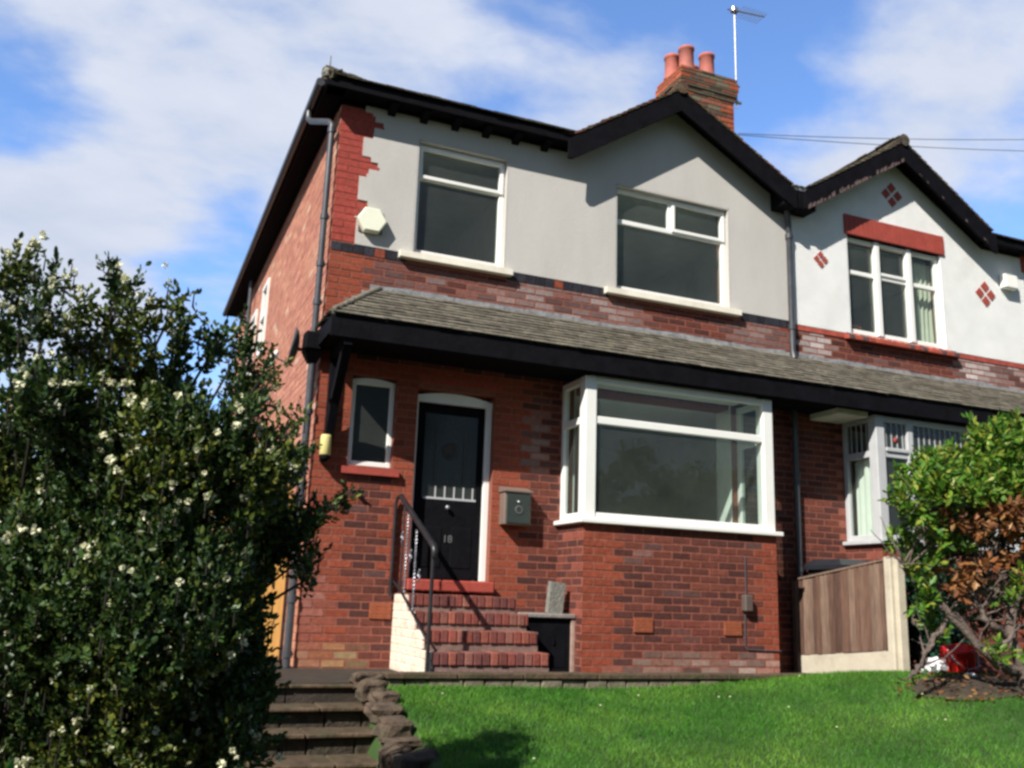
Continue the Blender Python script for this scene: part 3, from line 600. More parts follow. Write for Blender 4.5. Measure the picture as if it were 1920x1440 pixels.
# chimney (stands on the party wall, counted with the near house's roof)
mb = MB(); cx0, cx1, cy0, cy1 = 5.19, 6.08, 1.6, 2.2
def chim(mb):
    prof = [(6.0, 8.0, 0), (8.0, 8.075, .02), (8.075, 8.15, .045), (8.15, 8.30, .055), (8.30, 8.375, .035)]
    for z0, z1, o in prof:
        core(mb, lambda u, d, z: (u, cy0-o+d, z), cx0-o, cx1+o, z0, z1, [], .2, (.10, .09, .06)); mb.box(cx0-o, cx1+o, cy0-o+.2, cy1+o, z0, z1, (.10, .09, .06))
        def cc(u, z, r, k):
            c = jit(random.choice([(.34, .085, .04), (.28, .07, .035), (.20, .06, .04)]), .2)
            if abs(u-(cx0+cx1)/2) < .30: c = jit(random.choice([(.10, .06, .045), (.06, .045, .035), (.15, .13, .09), (.22, .08, .05)]), .25)
            return c
        bricks(mb, lambda u, d, z: (u, cy0-o+d, z), cx0-o, cx1+o, z0, z1-.002, [], cc, proud=.006)
        bricks(mb, lambda u, d, z: (cx0-o+d, u, z), cy0-o, cy1+o, z0, z1-.002, [], lambda u, z, r, k: jit((.40, .10, .05), .2), proud=.006)
        bricks(mb, lambda u, d, z: (cx1+o-d, u, z), cy0-o, cy1+o, z0, z1-.002, [], lambda u, z, r, k: jit((.40, .10, .05), .2), proud=.006)
chim(mb); ch = mb.build('chimney', 'brick', roof)
mb = MB(); mb.faces([(cx0-.03, cy0-.03, 8.376), (cx1+.03, cy0-.03, 8.376), (cx1+.03, cy1+.03, 8.376), (cx0-.03, cy1+.03, 8.376), (cx0+.15, cy0+.15, 8.43), (cx1-.15, cy0+.15, 8.43), (cx1-.15, cy1-.15, 8.43), (cx0+.15, cy1-.15, 8.43)], [(0,1,5,4), (1,2,6,5), (2,3,7,6), (3,0,4,7), (4,5,6,7)]); mb.build('chimney_crown', 'stonegrey', roof)
for (x, y, h) in ((5.27, 2.0, .40), (5.36, 1.75, .42), (5.72, 1.75, .40), (5.66, 2.08, .36)):
    mb = MB(); z = 8.37; mb.lathe([(.135, 0), (.125, .05), (.112, .10), (.108, h-.05), (.122, h-.04), (.122, h), (.095, h), (.09, h-.2)], (x, y, z), 20); mb.build('chimney_pot', 'pot', roof)

# ---- pent roof over the ground floor
def pent(parent, x0, x1, hip, nm='porch_roof'):
    y1 = -.69; z1 = 3.15; zt = 3.66; mb = MB(); c0 = (.08, .07, .055)
    xt = .52 if hip else x0
    F_ = [(x0, y1, z1), (x1, y1, z1), (x1, -.002, zt), (xt, -.002, zt)]; mb.poly(F_, c0)
    if hip: mb.poly([(x0, y1, z1), (xt, -.002, zt), (x0, .0, z1)], c0)
    sl = math.hypot(.69, zt-z1)
    ins = (lambda u, v: u > v/sl*(xt-x0)-.03) if hip else (lambda u, v: True)
    PT = [(.135, .122, .098), (.15, .137, .11), (.12, .108, .087), (.16, .148, .12), (.13, .115, .092)]
    tiles(mb, (x0, y1-.02, z1), (1, 0, 0), (0, .69, zt-z1), ins, tw=.165, ex=.085, th=.007, cols=PT, ragged=.004)(0, x1-x0-.002, sl-.04)
    if hip:
        tiles(mb, (x0-.02, y1, z1), (0, 1, 0), (.58, 0, zt-z1), lambda u, v: u > v/math.hypot(.58, zt-z1)*.69-.03, tw=.165, ex=.085, th=.012, cols=PT)(0, .68, math.hypot(.58, zt-z1)-.04)
        mb.tube([(x0, y1, z1+.02), (xt, -.01, zt+.02)], .035, 8, (.17, .16, .13))
    r = mb.build(nm, 'tile', parent)
    mb = MB(); mb.bbox(x0, x1, y1, y1+.035, 2.945, z1-.002, .003); mb.box(x0+.001, x1, y1+.035, -.002, 2.98, 3.0)
    if hip: mb.bbox(x0, x0+.03, y1+.035, -.002, 2.98, z1-.002, .003)
    mb.build('fascia', 'black', r)
    mb = MB(); x = xt
    while x < x1-.01:
        e = min(x+random.uniform(.25, .5), x1); mb.faces([(x, -.012, zt+.055+random.uniform(-.015, .02)), (e, -.012, zt+.055+random.uniform(-.015, .02)), (e, -.012, zt+.01), (x, -.012, zt+.01), (x, -.07, zt-.018), (e, -.07, zt-.018)], [(0,3,2,1), (3,4,5,2)]); x = e
    if hip:
        for t in (0, .14, .28, .42, .56): 
            ax_, az_ = x0+(xt-x0)*(1-t)+.01, z1+(zt-z1)*(1-t); mb.box(ax_-.1, ax_+.02, -.02, -.005, az_-.05, az_+.055)
    mb.build('lead_flashing', 'lead', r); return r
pent(house, -.06, W-.005, True)
# gallows bracket under the end of the pent roof
mb = MB(); mb.bbox(.08, .16, -.66, -.01, 2.88, 2.975, .006); mb.bbox(.085, .155, -.075, -.008, 2.12, 2.88, .006)
mb.bar((.12, -.60, 2.90), (.12, -.19, 2.42), .08, .10, (0, 1, 1)); mb.bar((.12, -.22, 2.46), (.12, -.07, 2.14), .08, .10, (0, 1, 1)); mb.lathe([(0, -.06), (.05, -.03), (.045, .04), (.03, .08)], (.12, -.05, 2.10), 10)
mb.build('roof_bracket', 'black', house)

# ---- rainwater pipes
def pipe(parent, pts, r=.034, collars=(), name='downpipe', m='pipe'):
    mb = MB(); mb.tube(pts, r, 12)
    for (x, y, z) in collars: mb.tube([(x, y, z-.03), (x, y, z+.03)], r*1.28, 12); mb.box(x-.012, x+.05, y-.02, y+.02, z-.012, z+.012)
    return mb.build(name, m, parent)
P0 = (-.085, .0)
pipe(house, [(-.27, .42, 5.68), (-.27, .42, 5.60), (-.25, .38, 5.55), (-.11, .06, 5.42), (-.085, .0, 5.36), (-.085, .0, 5.25), (-.085, 0, 3.12)], .032, [(-.085, 0, z) for z in (5.30, 4.35, 3.85, 3.45)])
mb = MB(); mb.bbox(-.19, .0, -.13, .03, 2.93, 3.12, .02); mb.faces([(-.19, -.13, 2.93), (0, -.13, 2.93), (0, .03, 2.93), (-.19, .03, 2.93), (-.13, -.06, 2.82), (-.05, -.06, 2.82), (-.05, .02, 2.82), (-.13, .02, 2.82)], [(0,4,5,1), (1,5,6,2), (2,6,7,3), (3,7,4,0)]); mb.build('rainwater_hopper', 'black', house)
pipe(house, [(-.085, -.02, 2.84), (-.085, -.02, 0)], .036, [(-.085, -.02, z) for z in (2.35, 1.5, .6, .12)])
pipe(house, [(-.085, 6.3, 5.62), (-.085, 6.3, 0)], .034)
pipe(house, [(5.59, -.12, 5.72), (5.60, -.10, 5.5), (5.655, -.055, 5.36), (5.655, -.055, 3.72), (5.655, -.08, 3.62)], .036, [(5.655, -.055, z) for z in (5.2, 4.02)])
pipe(house, [(5.64, -.06, 2.98), (5.64, -.06, .0)], .036, [(5.64, -.06, z) for z in (2.2, 1.12)])

# ---- cellar opening beside the entrance steps
mb = MB(); mb.box(1.99, 2.55, -.42, -.38, -.02, .49); mb.box(2.04, 2.5, -.425, -.42, .05, .44); mb.box(2.36, 2.375, -.44, -.425, .26, .31); mb.build('cellar_door', 'black', house)
mb = MB(); mb.bbox(2.552, 2.592, -.44, -.1, -.02, .50, .004); mb.build('cellar_jamb', 'cellarjamb', house)

# =================================================================== NEIGHBOUR
nh = thing('brick_house', 'attached neighbouring house with white pebbledash upper floor and red brick diamonds under its gable', 'house', (8.5, 0, 0))
X0, X1 = W+.004, 11.3
NW = (6.60, 8.24, 4.10, 5.43); NW2 = (9.80, 10.6, 4.14, 5.75-.3); NB = (6.55, 8.55, 1.45, 2.9); ND = (9.4, 10.3, .8, 2.7)
mb = MB(); core(mb, front, X0, X1, -.3, 5.62, [NW, NW2, NB, ND], .25, MORT)
mb.prism([(5.85, 5.62), (8.95, 5.62), (7.42, 6.58)], 0, .25, MORT)
nst = [(6.05, 3.85, .28, .3, .9, (.55, .50, .48)), (8.75, 3.88, .35, .3, 1.0, (.62, .58, .55)), (9.5, 3.88, .3, .3, 1.0, (.62, .58, .55)), (9.1, 3.9, .8, .25, .5, (.55, .48, .46)), (7.3, 3.75, .5, .15, .2, WHITE_ST)]
ncol = front_col([(X1, -1, 6)], nst)
bricks(mb, front, X0, X1, -.075, 4.02, [NW, NW2, NB, ND], lambda u, z, r, k: None if (6.4 < u < 8.7 and z < 2.95) else ncol(u, z, r, k))
mb.build('front_wall', 'brick', nh)
mb = MB(); x = X0+.25
mb.box(X0, NW[0]-.09, -.014, .02, 4.02, 4.085, (.36, .075, .05)); mb.box(NW[1]+.13, X1, -.014, .02, 4.02, 4.085, (.34, .07, .05))
mb.build('string_course', 'verge', nh)
mb = MB(); core(mb, lambda u, d, z: (u, -.018+d, z), X0+.005, X1, 4.088, 5.66, [NW, NW2], .017, None)
mb.poly([(5.80, -.018, 5.66), (9.0, -.018, 5.66), (7.42, -.018, 6.64)])
for (a, b, c, d) in (NW, NW2): mb.box(b-.015, b+.002, -.018, .1, c, d); mb.box(a-.002, a+.015, -.018, .1, c, d)
mb.build('pebbledash_wall', 'pebble', nh)
mb = MB(); mb.box(NW[0]-.03, NW[1]+.04, -.04, .06, 5.43, 5.70); n = 22
for i in range(n): a = NW[0]-.03+i*1.71/n; mb.box(a+.004, a+1.71/n-.004, -.046, -.04, 5.435, 5.695)
mb.build('lintel', 'redpaint', nh)
def diamond(x, z, s):
    mb = MB(); q = s*.46
    for dx, dz in ((0, 1), (1, 0), (0, -1), (-1, 0)):
        cx_, cz_ = x+dx*s*.62, z+dz*s*.62; mb.faces([(cx_, -.030, cz_-q), (cx_+q, -.030, cz_), (cx_, -.030, cz_+q), (cx_-q, -.030, cz_), (cx_, -.01, cz_-q), (cx_+q, -.01, cz_), (cx_, -.01, cz_+q), (cx_-q, -.01, cz_)], [(0,1,2,3), (0,4,5,1), (1,5,6,2), (2,6,7,3), (3,7,4,0)])
    mb.build('brick_diamond', 'redpaint', nh)
diamond(7.42, 6.14, .165); diamond(6.17, 5.0, .105); diamond(9.01, 5.0, .17)
wn = frame_win(nh, NW[0]+.015, NW[1]-.015, NW[2]+.02, NW[3], y=.04, fw=.06, mull=[(7.13, 4.15, 5.40), (7.68, 4.15, 5.40)], trans=[(4.95, 6.68, 7.10), (4.95, 7.16, 7.65), (4.95, 7.71, 8.18)], lights=[(7.13, 7.68, 4.97, 5.42)])
mb = MB(); mb.bbox(7.09, 7.17, .0, .05, 4.13, 5.42, .006); mb.bbox(7.64, 7.72, .0, .05, 4.13, 5.42, .006); mb.build('mullion', 'upvc', wn)
mb = MB(); x = 6.50
mb.prism_x([(-.09, 4.00), (-.09, 4.04), (.04, 4.125), (.04, 4.02)], 6.51, 8.37, (.34, .07, .05))
while x < 8.33:
    mb.prism_x([(-.098, 4.0), (-.098, 4.045), (-.03, 4.093), (-.03, 4.02)], x+.016, x+.098, jit((.36, .08, .05), .25) if random.random() > .25 else (.10, .06, .06)); x += .11
mb.build('sill', 'verge', wn)
frame_win(nh, NW2[0]+.015, NW2[1]-.015, NW2[2], NW2[3], y=.04, trans=[(4.95, 9.85, 10.55)])
mb = MB(); mb.box(9.76, 10.64, -.045, .06, 5.45, 5.70); mb.build('lintel', 'redpaint', nh)
nb = front_col([(6.39, -1, 1.5), (8.70, -1, 1.5)], [])
bay(nh, 6.39, 8.70, nb, 'oldwhite', [6.92, 8.2], own=False)
mb = MB(); mb.bbox(9.4, 10.3, .08, .14, .8, 2.7); mb.build('front_door', 'black', nh)
mb = MB(); mb.box(9.2, 10.5, -.35, -.01, 0, .4); mb.box(9.2, 10.5, -.2, -.012, .4, .8); mb.build('doorstep', 'stonegrey', nh)
mb = MB(); mb.box(X0+.1, X1-.26, .25, DEPTH-.25, .62, .80); mb.build('ground_floor', 'floorb', nh)
mb = MB(); mb.box(X0+.1, X1-.26, .26, 3.9, 3.0, 3.2); mb.box(X0+.1, X1-.26, .26, DEPTH-.26, 5.52, 5.60); mb.box(X0+.1, X1-.26, 3.9, 4.0, .8, 5.5); mb.box(9.1, 9.2, .26, 3.9, .8, 5.5); mb.box(X0+.02, X0+.1, .26, DEPTH-.26, .5, 5.6); mb.build('interior', 'room', nh)
mb = MB(); core(mb, lambda u, d, z: (X1-d, u, z), .25, DEPTH, -.3, 5.66, [], .25, (.42, .17, .12)); mb.build('side_wall', 'sidebrick', nh)
mb = MB(); core(mb, lambda u, d, z: (u, DEPTH-d, z), X0, X1-.25, -.3, 5.66, [(7, 8.2, 3.9, 5.2)], .25, (.3, .11, .08)); mb.build('back_wall', 'sidebrick', nh)
main_roof(nh, X1+SO, -1, X0, TC, (8.95, 5.80))
g2 = gable(nh, 7.42, 6.79, 5.82, 5.80, 8.93, 5.80, 'blackworn', cols=TC)
mb = MB(); xa = 7.42
for k in range(26):      # flaking strip along the lower edge of the left barge board
    t0, t1 = k/26, (k+random.uniform(.5, 1.0))/26
    if random.random() < .10: continue
    f = lambda t: (5.78+(xa-5.78)*t, 5.77+(6.785-5.77)*t-.265)
    a, b = f(t0), f(t1); h = random.uniform(.03, .075); mb.poly([(a[0], -EO-.038, a[1]), (b[0], -EO-.038, b[1]), (b[0], -EO-.038, b[1]+h), (a[0], -EO-.038, a[1]+h*random.uniform(.6, 1))])
for k in range(9):
    t0 = random.random(); f = lambda t: (8.98+(xa-8.98)*t, 5.77+(6.785-5.77)*t-.25); a = f(t0); b = f(t0+.02); h = random.uniform(.015, .04); mb.poly([(a[0], -EO-.038, a[1]), (b[0], -EO-.038, b[1]), (b[0], -EO-.038, b[1]+h), (a[0], -EO-.038, a[1]+h)])
mb.build('flaking_paint', 'peel', g2)
mb = eaves(nh, 9.0, X1+SO); mb.build('eaves', 'black', nh)
mb = MB(); mb.box(X0+.004, 5.80, -EO-.02, 1.2, ZE-.02, ZE+.01); mb.build('valley_gutter', 'lead', nh)
mb = MB(); mb.bbox(X0+.004, 5.92, -EO-.012, -.02, ZE-.25, ZE-.022, .004); mb.build('valley_light_stop', 'blackworn', nh)  # matching board added on this side, stops sunlight leaking through the valley
pent(nh, X0, X1, False)
mb = MB(); mb.bbox(5.90, 6.36, -.50, -.02, 2.90, 2.972, .005); mb.build('porch_ceiling_board', 'cream', nh)

# curtains (hang inside the neighbour's windows)
def curtain(x0, x1, z0, z1, y, m, label, gather=0):
    mb = MB(); n = 40; vs = []; 
    for i in range(n+1):
        for j in range(9):
            t, s_ = i/n, j/8; xx = x0+(x1-x0)*t*(1-gather*s_*(1-s_)*2) ; vs.append((xx, y+.022*math.sin(t*n*.9)+.008*math.sin(t*31+s_*4), z0+(z1-z0)*s_))
    mb.faces(vs, [(i*9+j, (i+1)*9+j, (i+1)*9+j+1, i*9+j+1) for i in range(n) for j in range(8)], None, True); return tag(mb.build('curtain', m), label, 'curtain', 'curtains in the windows of the white house')
curtain(7.76, 8.22, 4.2, 5.35, .20, 'curtain', 'pale grey-green curtain behind the right pane of the upstairs window of the white house')
mb = MB()   # gathered drape along the bay's left return
vs = []; n = 24
for i in range(n+1):
    for j in range(7):
        t, s_ = i/n, j/6; vs.append((6.49+.018*math.sin(t*22)+.01*s_, -.43+.33*t, 1.50+.98*s_))
mb.faces(vs, [(i*7+j, (i+1)*7+j, (i+1)*7+j+1, i*7+j+1) for i in range(n) for j in range(6)], None, True)
tag(mb.build('curtain', 'curtainw'), 'white drape just inside the side pane of the neighbouring grey bay window', 'curtain', 'curtains in the windows of the white house')
mb = MB(); mb.box(6.86, 7.03, .25, .27, 4.12, 4.14); mb.box(6.86, 6.885, .25, .27, 4.14, 4.29); mb.box(7.005, 7.03, .25, .27, 4.14, 4.29); mb.box(6.86, 7.03, .25, .27, 4.29, 4.315); mb.box(6.885, 7.005, .262, .268, 4.14, 4.29)
tag(mb.build('picture_frame', 'frameorange'), 'small orange wooden frame standing on the upstairs windowsill of the white house', 'picture frame')

# =================================================================== ENTRANCE STEPS
es = thing('entrance_steps', 'worn red brick entrance steps with cream painted side below the black front door', 'steps', (1.4, -.6, 0))
SX0, SX1 = .88, 1.98
ST = [(-.41, .69), (-.68, .54), (-.94, .39), (-1.19, .22)]
pr = [(0, 0), (0, .69)]
for i, (y, z) in enumerate(ST): pr += [(y, z)]+([(y, ST[i+1][1])] if i < 3 else [(y, 0)])
mb = MB(); mb.prism_x([(y, z-.002 if z > 0 else -.1) for y, z in pr], SX0+.012, SX1-.01, (.20, .13, .11)); 
yp = -.005
for i, (y, z) in enumerate(ST):          # bricks laid on edge form each nosing, brick risers under them
    x = SX0+.02
    while x < SX1-.02:
        w_ = random.uniform(.062, .072); c = jit(random.choice([(.24, .07, .052), (.20, .058, .045), (.26, .085, .06), (.17, .055, .045), (.22, .09, .07), (.14, .05, .045)]), .15); mb.bbox(x, min(x+w_, SX1), y-.018+random.uniform(-.006, .004), (ST[i-1][0] if i else 0)+.0-.02, z-.105, z+random.uniform(-.004, .004), .006, c); x += w_+.009
    x = SX0+.02; zz = (ST[i+1][1] if i < 3 else 0)
    while x < SX1-.1 and z-.11-zz > .02:
        mb.bbox(x, min(x+.21, SX1-.02), y+.004, y+.03, zz, z-.112, .004, jit(random.choice([(.13, .06, .055), (.20, .10, .09), (.25, .2, .18)]), .2)); x += .22
mb.build('brick_steps', 'brick', es)
mb = MB(); zr_ = 0
def side_y(z):
    for y, zt in ST[::-1]:
        if z <= zt: return y
    return 0
r = 0
while r*.075 < .69:
    z0, z1 = r*.075, min((r+1)*.075, .69); ymin = side_y(z0+.03)-.012; y = 0-(.11 if r % 2 else 0)
    edges = [0.0]+[-(k*.225)-(.11 if r % 2 else 0) for k in range(0, 8)]; edges = sorted({e for e in edges if ymin < e <= 0}|{ymin}, reverse=True)
    for a, b in zip(edges, edges[1:]):
        if a-b > .02: mb.bbox(SX0-.004, SX0+.03, b+.003, a-.003, z0+.004, z1-.004, .005)
    r += 1
mb.prism_x([(0, -.02), (0, .68)]+[q for i, (y, z) in enumerate(ST) for q in ((y, z-.008), (y, (ST[i+1][1]-.008) if i < 3 else -.02))], SX0, SX0+.028)
mb.build('painted_side', 'whitewash', es)
mb = MB(); mb.bbox(.97, 1.86, -.12, .10, .72, .828, .012)
for i in range(5): x = 1.12+i*.155; mb.box(x, x+.006, -.1215, -.12, .72, .82)
mb.build('doorstep', 'redpaint', es)
mb = MB(); mb.bbox(1.99, 2.59, -.46, -.006, .505, .55, .01); tag(mb.build('stone_slab', 'slab'), 'grey stone slab over the cellar opening beside the brick steps', 'stone slab')
mb = MB(); mb.obox((2.42, -.34, .70), ((1, .08, -.10), (0.1, 0, 1), (0, 1, .1)), (.082, .15, .035)); o = tag(mb.build('stone_block', 'stonegrey'), 'mottled grey stone block standing upright on the slab against the bay', 'stone block')

# hand rail
hr = thing('hand_rail', 'black iron handrail with twisted silver bars on the left edge of the entrance steps', 'railing', (.85, -.6, 0)); X = .85
mb = MB(); mb.tube([(X, -1.22, -.004), (X, -1.24, 1.05)], .017, 8); mb.build('post', 'iron', hr)
mb = MB(); mb.tube([(X-.02, -.04, .66), (X-.02, -.04, 1.53), (X-.01, -.05, 1.585), (X, -.08, 1.60)], .017, 8); mb.build('post', 'iron', hr)
mb = MB(); mb.tube([(X+.05, -.12, .66), (X+.05, -.12, 1.50), (X+.04, -.10, 1.56)], .010, 8); mb.build('post', 'iron', hr)
mb = MB(); mb.tube([(X, -.06, 1.60), (X, -.15, 1.60), (X, -.30, 1.52), (X, -1.12, 1.14), (X, -1.24, 1.08), (X, -1.27, 1.04), (X, -1.26, .99)], [.02, .024, .026, .026, .028, .03, .024], 10); mb.build('top_rail', 'iron', hr)
mb = MB(); mb.tube([(X, -.04, .80), (X, -.3, .72), (X, -1.22, .30)], .012, 8); mb.build('bottom_rail', 'iron', hr)
def twisted(y, z0, z1):
    mb = MB(); n = 46; a = .0085; vs = []
    for i in range(n+1):
        t = i/n; an = t*math.pi*11; z = z0+(z1-z0)*t; k = 1+.25*math.sin(t*n*1.0)
        for q in range(4): vs.append((X+a*k*math.cos(an+q*math.pi/2), y+a*k*math.sin(an+q*math.pi/2), z))
    mb.faces(vs, [(i*4+q, i*4+(q+1) % 4, (i+1)*4+(q+1) % 4, (i+1)*4+q) for i in range(n) for q in range(4)]); mb.build('twisted_bar', 'steel', hr)
twisted(-.42, .70, 1.42); twisted(-.72, .52, 1.25)
for y, z in ((-.27, 1.20), (-.57, 1.02), (-.86, .84)):
    mb = MB(); pts = []
    for i in range(40):
        t = i/39*2-1; rr = .016+.022*abs(t)*1.0; pts.append((X+.004*math.sin(i), y+.026*math.sin(t*5.2)*(1-abs(t)*.3), z+.055*t))
    mb.tube(pts, .007, 6); mb.lathe([(0, -.02), (.016, -.008), (.016, .008), (0, .02)], (X, y, z), 8, axis=(1, 0, 0)); mb.build('scroll', 'steel', hr)

# =================================================================== THINGS ON THE WALLS
lb = thing('letterbox', 'grey-green metal letterbox on the brick wall right of the front door', 'letterbox', (2.06, -.08, 1.4))
mb = MB(); mb.bbox(1.925, 2.215, -.145, -.006, 1.40, 1.735, .006); body = mb.build('body', 'lboxside', lb)
mb = MB(); mb.bbox(1.945, 2.20, -.155, -.146, 1.415, 1.715, .004); mb.build('front_panel', 'letterbox', lb)
mb = MB(); mb.prism_x([(-.17, 1.73), (-.17, 1.742), (-.004, 1.79), (-.004, 1.73)], 1.91, 2.23); mb.build('lid', 'lboxside', lb)
mb = MB(); mb.lathe([(0, -.012), (.014, -.010), (.016, 0)], (2.075, -.155, 1.63), 12, axis=(0, 1, 0)); mb.build('lock', 'alu', lb)
mb = MB(); mb.lathe([(.026, -.003), (.042, -.006), (.047, -.003), (.026, -.001)], (2.08, -.156, 1.55), 24, axis=(0, 1, 0)); mb.build('emblem', 'dish', lb)
def hexa(x, z, y, r, depth, m, label):
    t = thing('alarm_box', label, 'alarm box', (x, y, z), 'burglar alarm boxes on the upper walls')
    mb = MB(); n = 6; o = [(x+r*math.cos(math.pi/3*k), z+r*.94*math.sin(math.pi/3*k)) for k in range(n)]; i_ = [(x+(a-x)*.90, z+(b-z)*.90) for a, b in o]
    vs = [(a, y, b) for a, b in o]+[(a, y-depth*.75, b) for a, b in o]+[(a, y-depth, b) for a, b in i_]
    mb.faces(vs, [(k, (k+1) % n, (k+1) % n+n, k+n) for k in range(n)]+[(k+n, (k+1) % n+n, (k+1) % n+2*n, k+2*n) for k in range(n)]+[tuple(range(2*n, 3*n))]); mb.build('cover', m, t)
    mb = MB(); mb.box(x-r*.8, x+r*.8, y+.002, y+.016, z-r*.75, z+r*.75); mb.build('back_plate', 'mbox', t)
hexa(.385, 4.375, -.03, .155, .075, 'alarm', 'cream hexagonal alarm box on the grey wall left of the first upstairs window')
t = thing('alarm_box', 'white box-shaped alarm on the pebbledash wall at the right edge', 'alarm box', (9.42, -.04, 5.2), 'burglar alarm boxes on the upper walls')
mb = MB(); mb.bbox(9.29, 9.54, -.13, -.03, 5.12, 5.32, .015); mb.build('cover', 'alarmw', t); mb = MB(); mb.box(9.33, 9.5, -.028, -.02, 5.14, 5.30); mb.build('back_plate', 'mbox', t)
ln = thing('wall_lantern', 'small yellowed wall lamp with black base below the porch bracket', 'wall lamp', (.09, -.1, 1.95))
mb = MB(); mb.lathe([(0, .10), (.045, .095), (.052, .07), (.052, -.09), (.045, -.10), (0, -.10)], (.09, -.11, 2.03), 18); mb.build('lamp_shade', 'lantern', ln)
mb = MB(); mb.lathe([(0, -.03), (.03, -.03), (.05, -.01), (.055, .02), (.04, .03)], (.09, -.11, 1.905), 16); mb.bbox(.06, .12, -.07, -.006, 1.88, 1.93, .004); mb.build('base', 'black', ln)
ds = thing('satellite_dish', 'dark satellite dish seen edge-on, on the side wall of the grey-fronted house', 'satellite dish', (0, .15, 2.98))
mb = MB(); ax = Vector((-1, .10, .16)).normalized(); C0 = Vector((-.24, .06, 2.97)); mb.lathe([(0, 0), (.06, .004), (.12, .018), (.17, .045), (.205, .07), (.208, .062), (.17, .03), (.12, .008), (0, -.012)], C0-ax*.02, 28, axis=ax); mb.build('dish', 'dish', ds)
mb = MB(); mb.tube([(0.0, .12, 2.98), (-.07, .10, 2.98), (-.12, .08, 2.97), C0-ax*.03], .018, 8); mb.bbox(-.02, -.004, .06, .18, 2.9, 3.06, .004); mb.build('wall_bracket', 'dish', ds)
mb = MB(); mb.tube([C0+Vector((-.01, 0, -.18)), C0+Vector((-.20, 0, -.11))], .008, 8); mb.build('arm', 'dish', ds)
mb = MB(); mb.tube([C0+Vector((-.22, 0, -.13)), C0+Vector((-.19, 0, -.09)), C0+Vector((-.17, 0, -.05))], [.026, .026, .018], 10); mb.build('receiver', 'upvc', ds)
mb = MB(); pts = [(0.27, -.015, 1.60), (.36, -.03, 1.56), (.45, -.05, 1.5)]
mb.lathe([(0, -.05), (.022, -.045), (.022, 0)], (.46, -.012, 1.60), 10, axis=(0, 1, 0)); mb.tube([(.46, -.04, 1.6), (.52, -.05, 1.57)], .01, 6); tag(mb.build('wall_hook', 'iron'), 'small black iron hook on the brick wall below the narrow window', 'hook')
ae = thing('tv_aerial', 'silver television aerial on a pole beside the chimney', 'aerial', (6.14, 1.62, 7.9))
mb = MB(); mb.tube([(6.155, 1.62, 7.95), (6.15, 1.62, 9.60)], .014, 8); mb.build('pole', 'alu', ae)
mb = MB(); mb.tube([(6.02, 1.62, 9.585), (6.66, 1.55, 9.60)], .012, 6); 
for i in range(9): x = 6.22+i*.052; mb.tube([(x, 1.45, 9.592), (x, 1.75, 9.592)], .005, 5)
mb.bbox(6.09, 6.20, 1.57, 1.66, 9.56, 9.64, .01); mb.build('antenna', 'alu', ae)
mb = MB(); mb.tube([(6.04, 1.62, 8.05), (6.22, 1.60, 8.03)], .025, 8); mb.tube([(6.10, 1.60, 8.3), (6.2, 1.6, 8.3)], .015, 6); mb.build('bracket', 'alu', ae)
for i, (a, b, lab) in enumerate((((6.15, 1.6, 7.52), (30, 1.6, 14.4), 'upper thin overhead cable crossing the sky to the right'), ((6.15, 1.6, 7.50), (30, 1.6, 13.6), 'lower thin overhead cable crossing the sky to the right'))):
    a, b = Vector(a), Vector(b); pts = [a.lerp(b, t/24)-Vector((0, 0, 1.1*4*(t/24)*(1-t/24)*.5)) for t in range(25)]
    mb = MB(); mb.tube(pts, .006, 5); tag(mb.build('overhead_cable', 'wire'), lab, 'cable', 'overhead cables behind the gables')

# =================================================================== FENCE, GATE, BIN, LITTER
fe = thing('fence_panel', 'short weathered brown board fence with concrete post between the two front gardens', 'fence', (5.57, -.85, 0))
mb = MB(); y = -.15; XF = 5.57
ztop = lambda y: 1.0+.19*(-y-.13)/1.38
while y > -1.46:
    w_ = random.uniform(.055, .09); c = jit(random.choice([(.125, .072, .052), (.16, .098, .072), (.10, .058, .044), (.20, .135, .10)]), .2)
    a, b = y, max(y-w_, -1.46); o = random.uniform(0, .010)
    zg = lambda y: .195+.135*(-y-.1)/1.37
    vs = [(XF-.03-o, a, zg(a)-.02), (XF-.03-o, b, zg(b)-.02), (XF+.01, b, zg(b)+.01), (XF+.01, a, zg(a)+.01), (XF-.022-o, a, ztop(a)), (XF-.008-o, b, ztop(b)), (XF+.01, b, ztop(b)), (XF+.01, a, ztop(a))]
    mb.faces(vs, [(0,3,2,1), (4,5,6,7), (0,1,5,4), (1,2,6,5), (2,3,7,6), (3,0,4,7)], c); y -= w_-.008
mb.build('boards', 'fence', fe)
mb = MB(); mb.bar((XF-.01, -.13, ztop(-.13)+.008), (XF-.01, -1.46, ztop(-1.46)+.008), .05, .02, col=(.22, .15, .11)); mb.build('capping', 'fence', fe)
mb = MB(); mb.prism_x([(-.1, -.12), (-.1, .20), (-1.47, .335), (-1.47, -.12)], XF-.028, XF+.025); mb.build('gravel_board', 'conc', fe)
mb = MB(); mb.bbox(XF-.05, XF+.05, -1.56, -1.47, -.2, 1.22, .012); mb.bbox(XF-.0, XF+.11, -1.60, -1.53, -.2, 1.215, .012); mb.build('concrete_post', 'conc', fe)
mb = MB(); mb.bbox(XF-.05, XF+.03, -.13, -.05, -.1, .99, .006, (.19, .13, .10)); mb.build('post', 'fence', fe)
gt = thing('side_gate', 'golden brown wooden side gate closing the passage left of the house', 'gate', (-.7, .7, 0))
mb = MB(); x = -1.5
while x < -.14: mb.bbox(x, x+.118, .68, .705, .02, 1.78, .004); x += .122
mb.build('boards', 'gate', gt); mb = MB(); mb.bbox(-1.5, -.14, .706, .74, .3, .4); mb.bbox(-1.5, -.14, .706, .74, 1.4, 1.5); mb.build('rail', 'gate', gt)
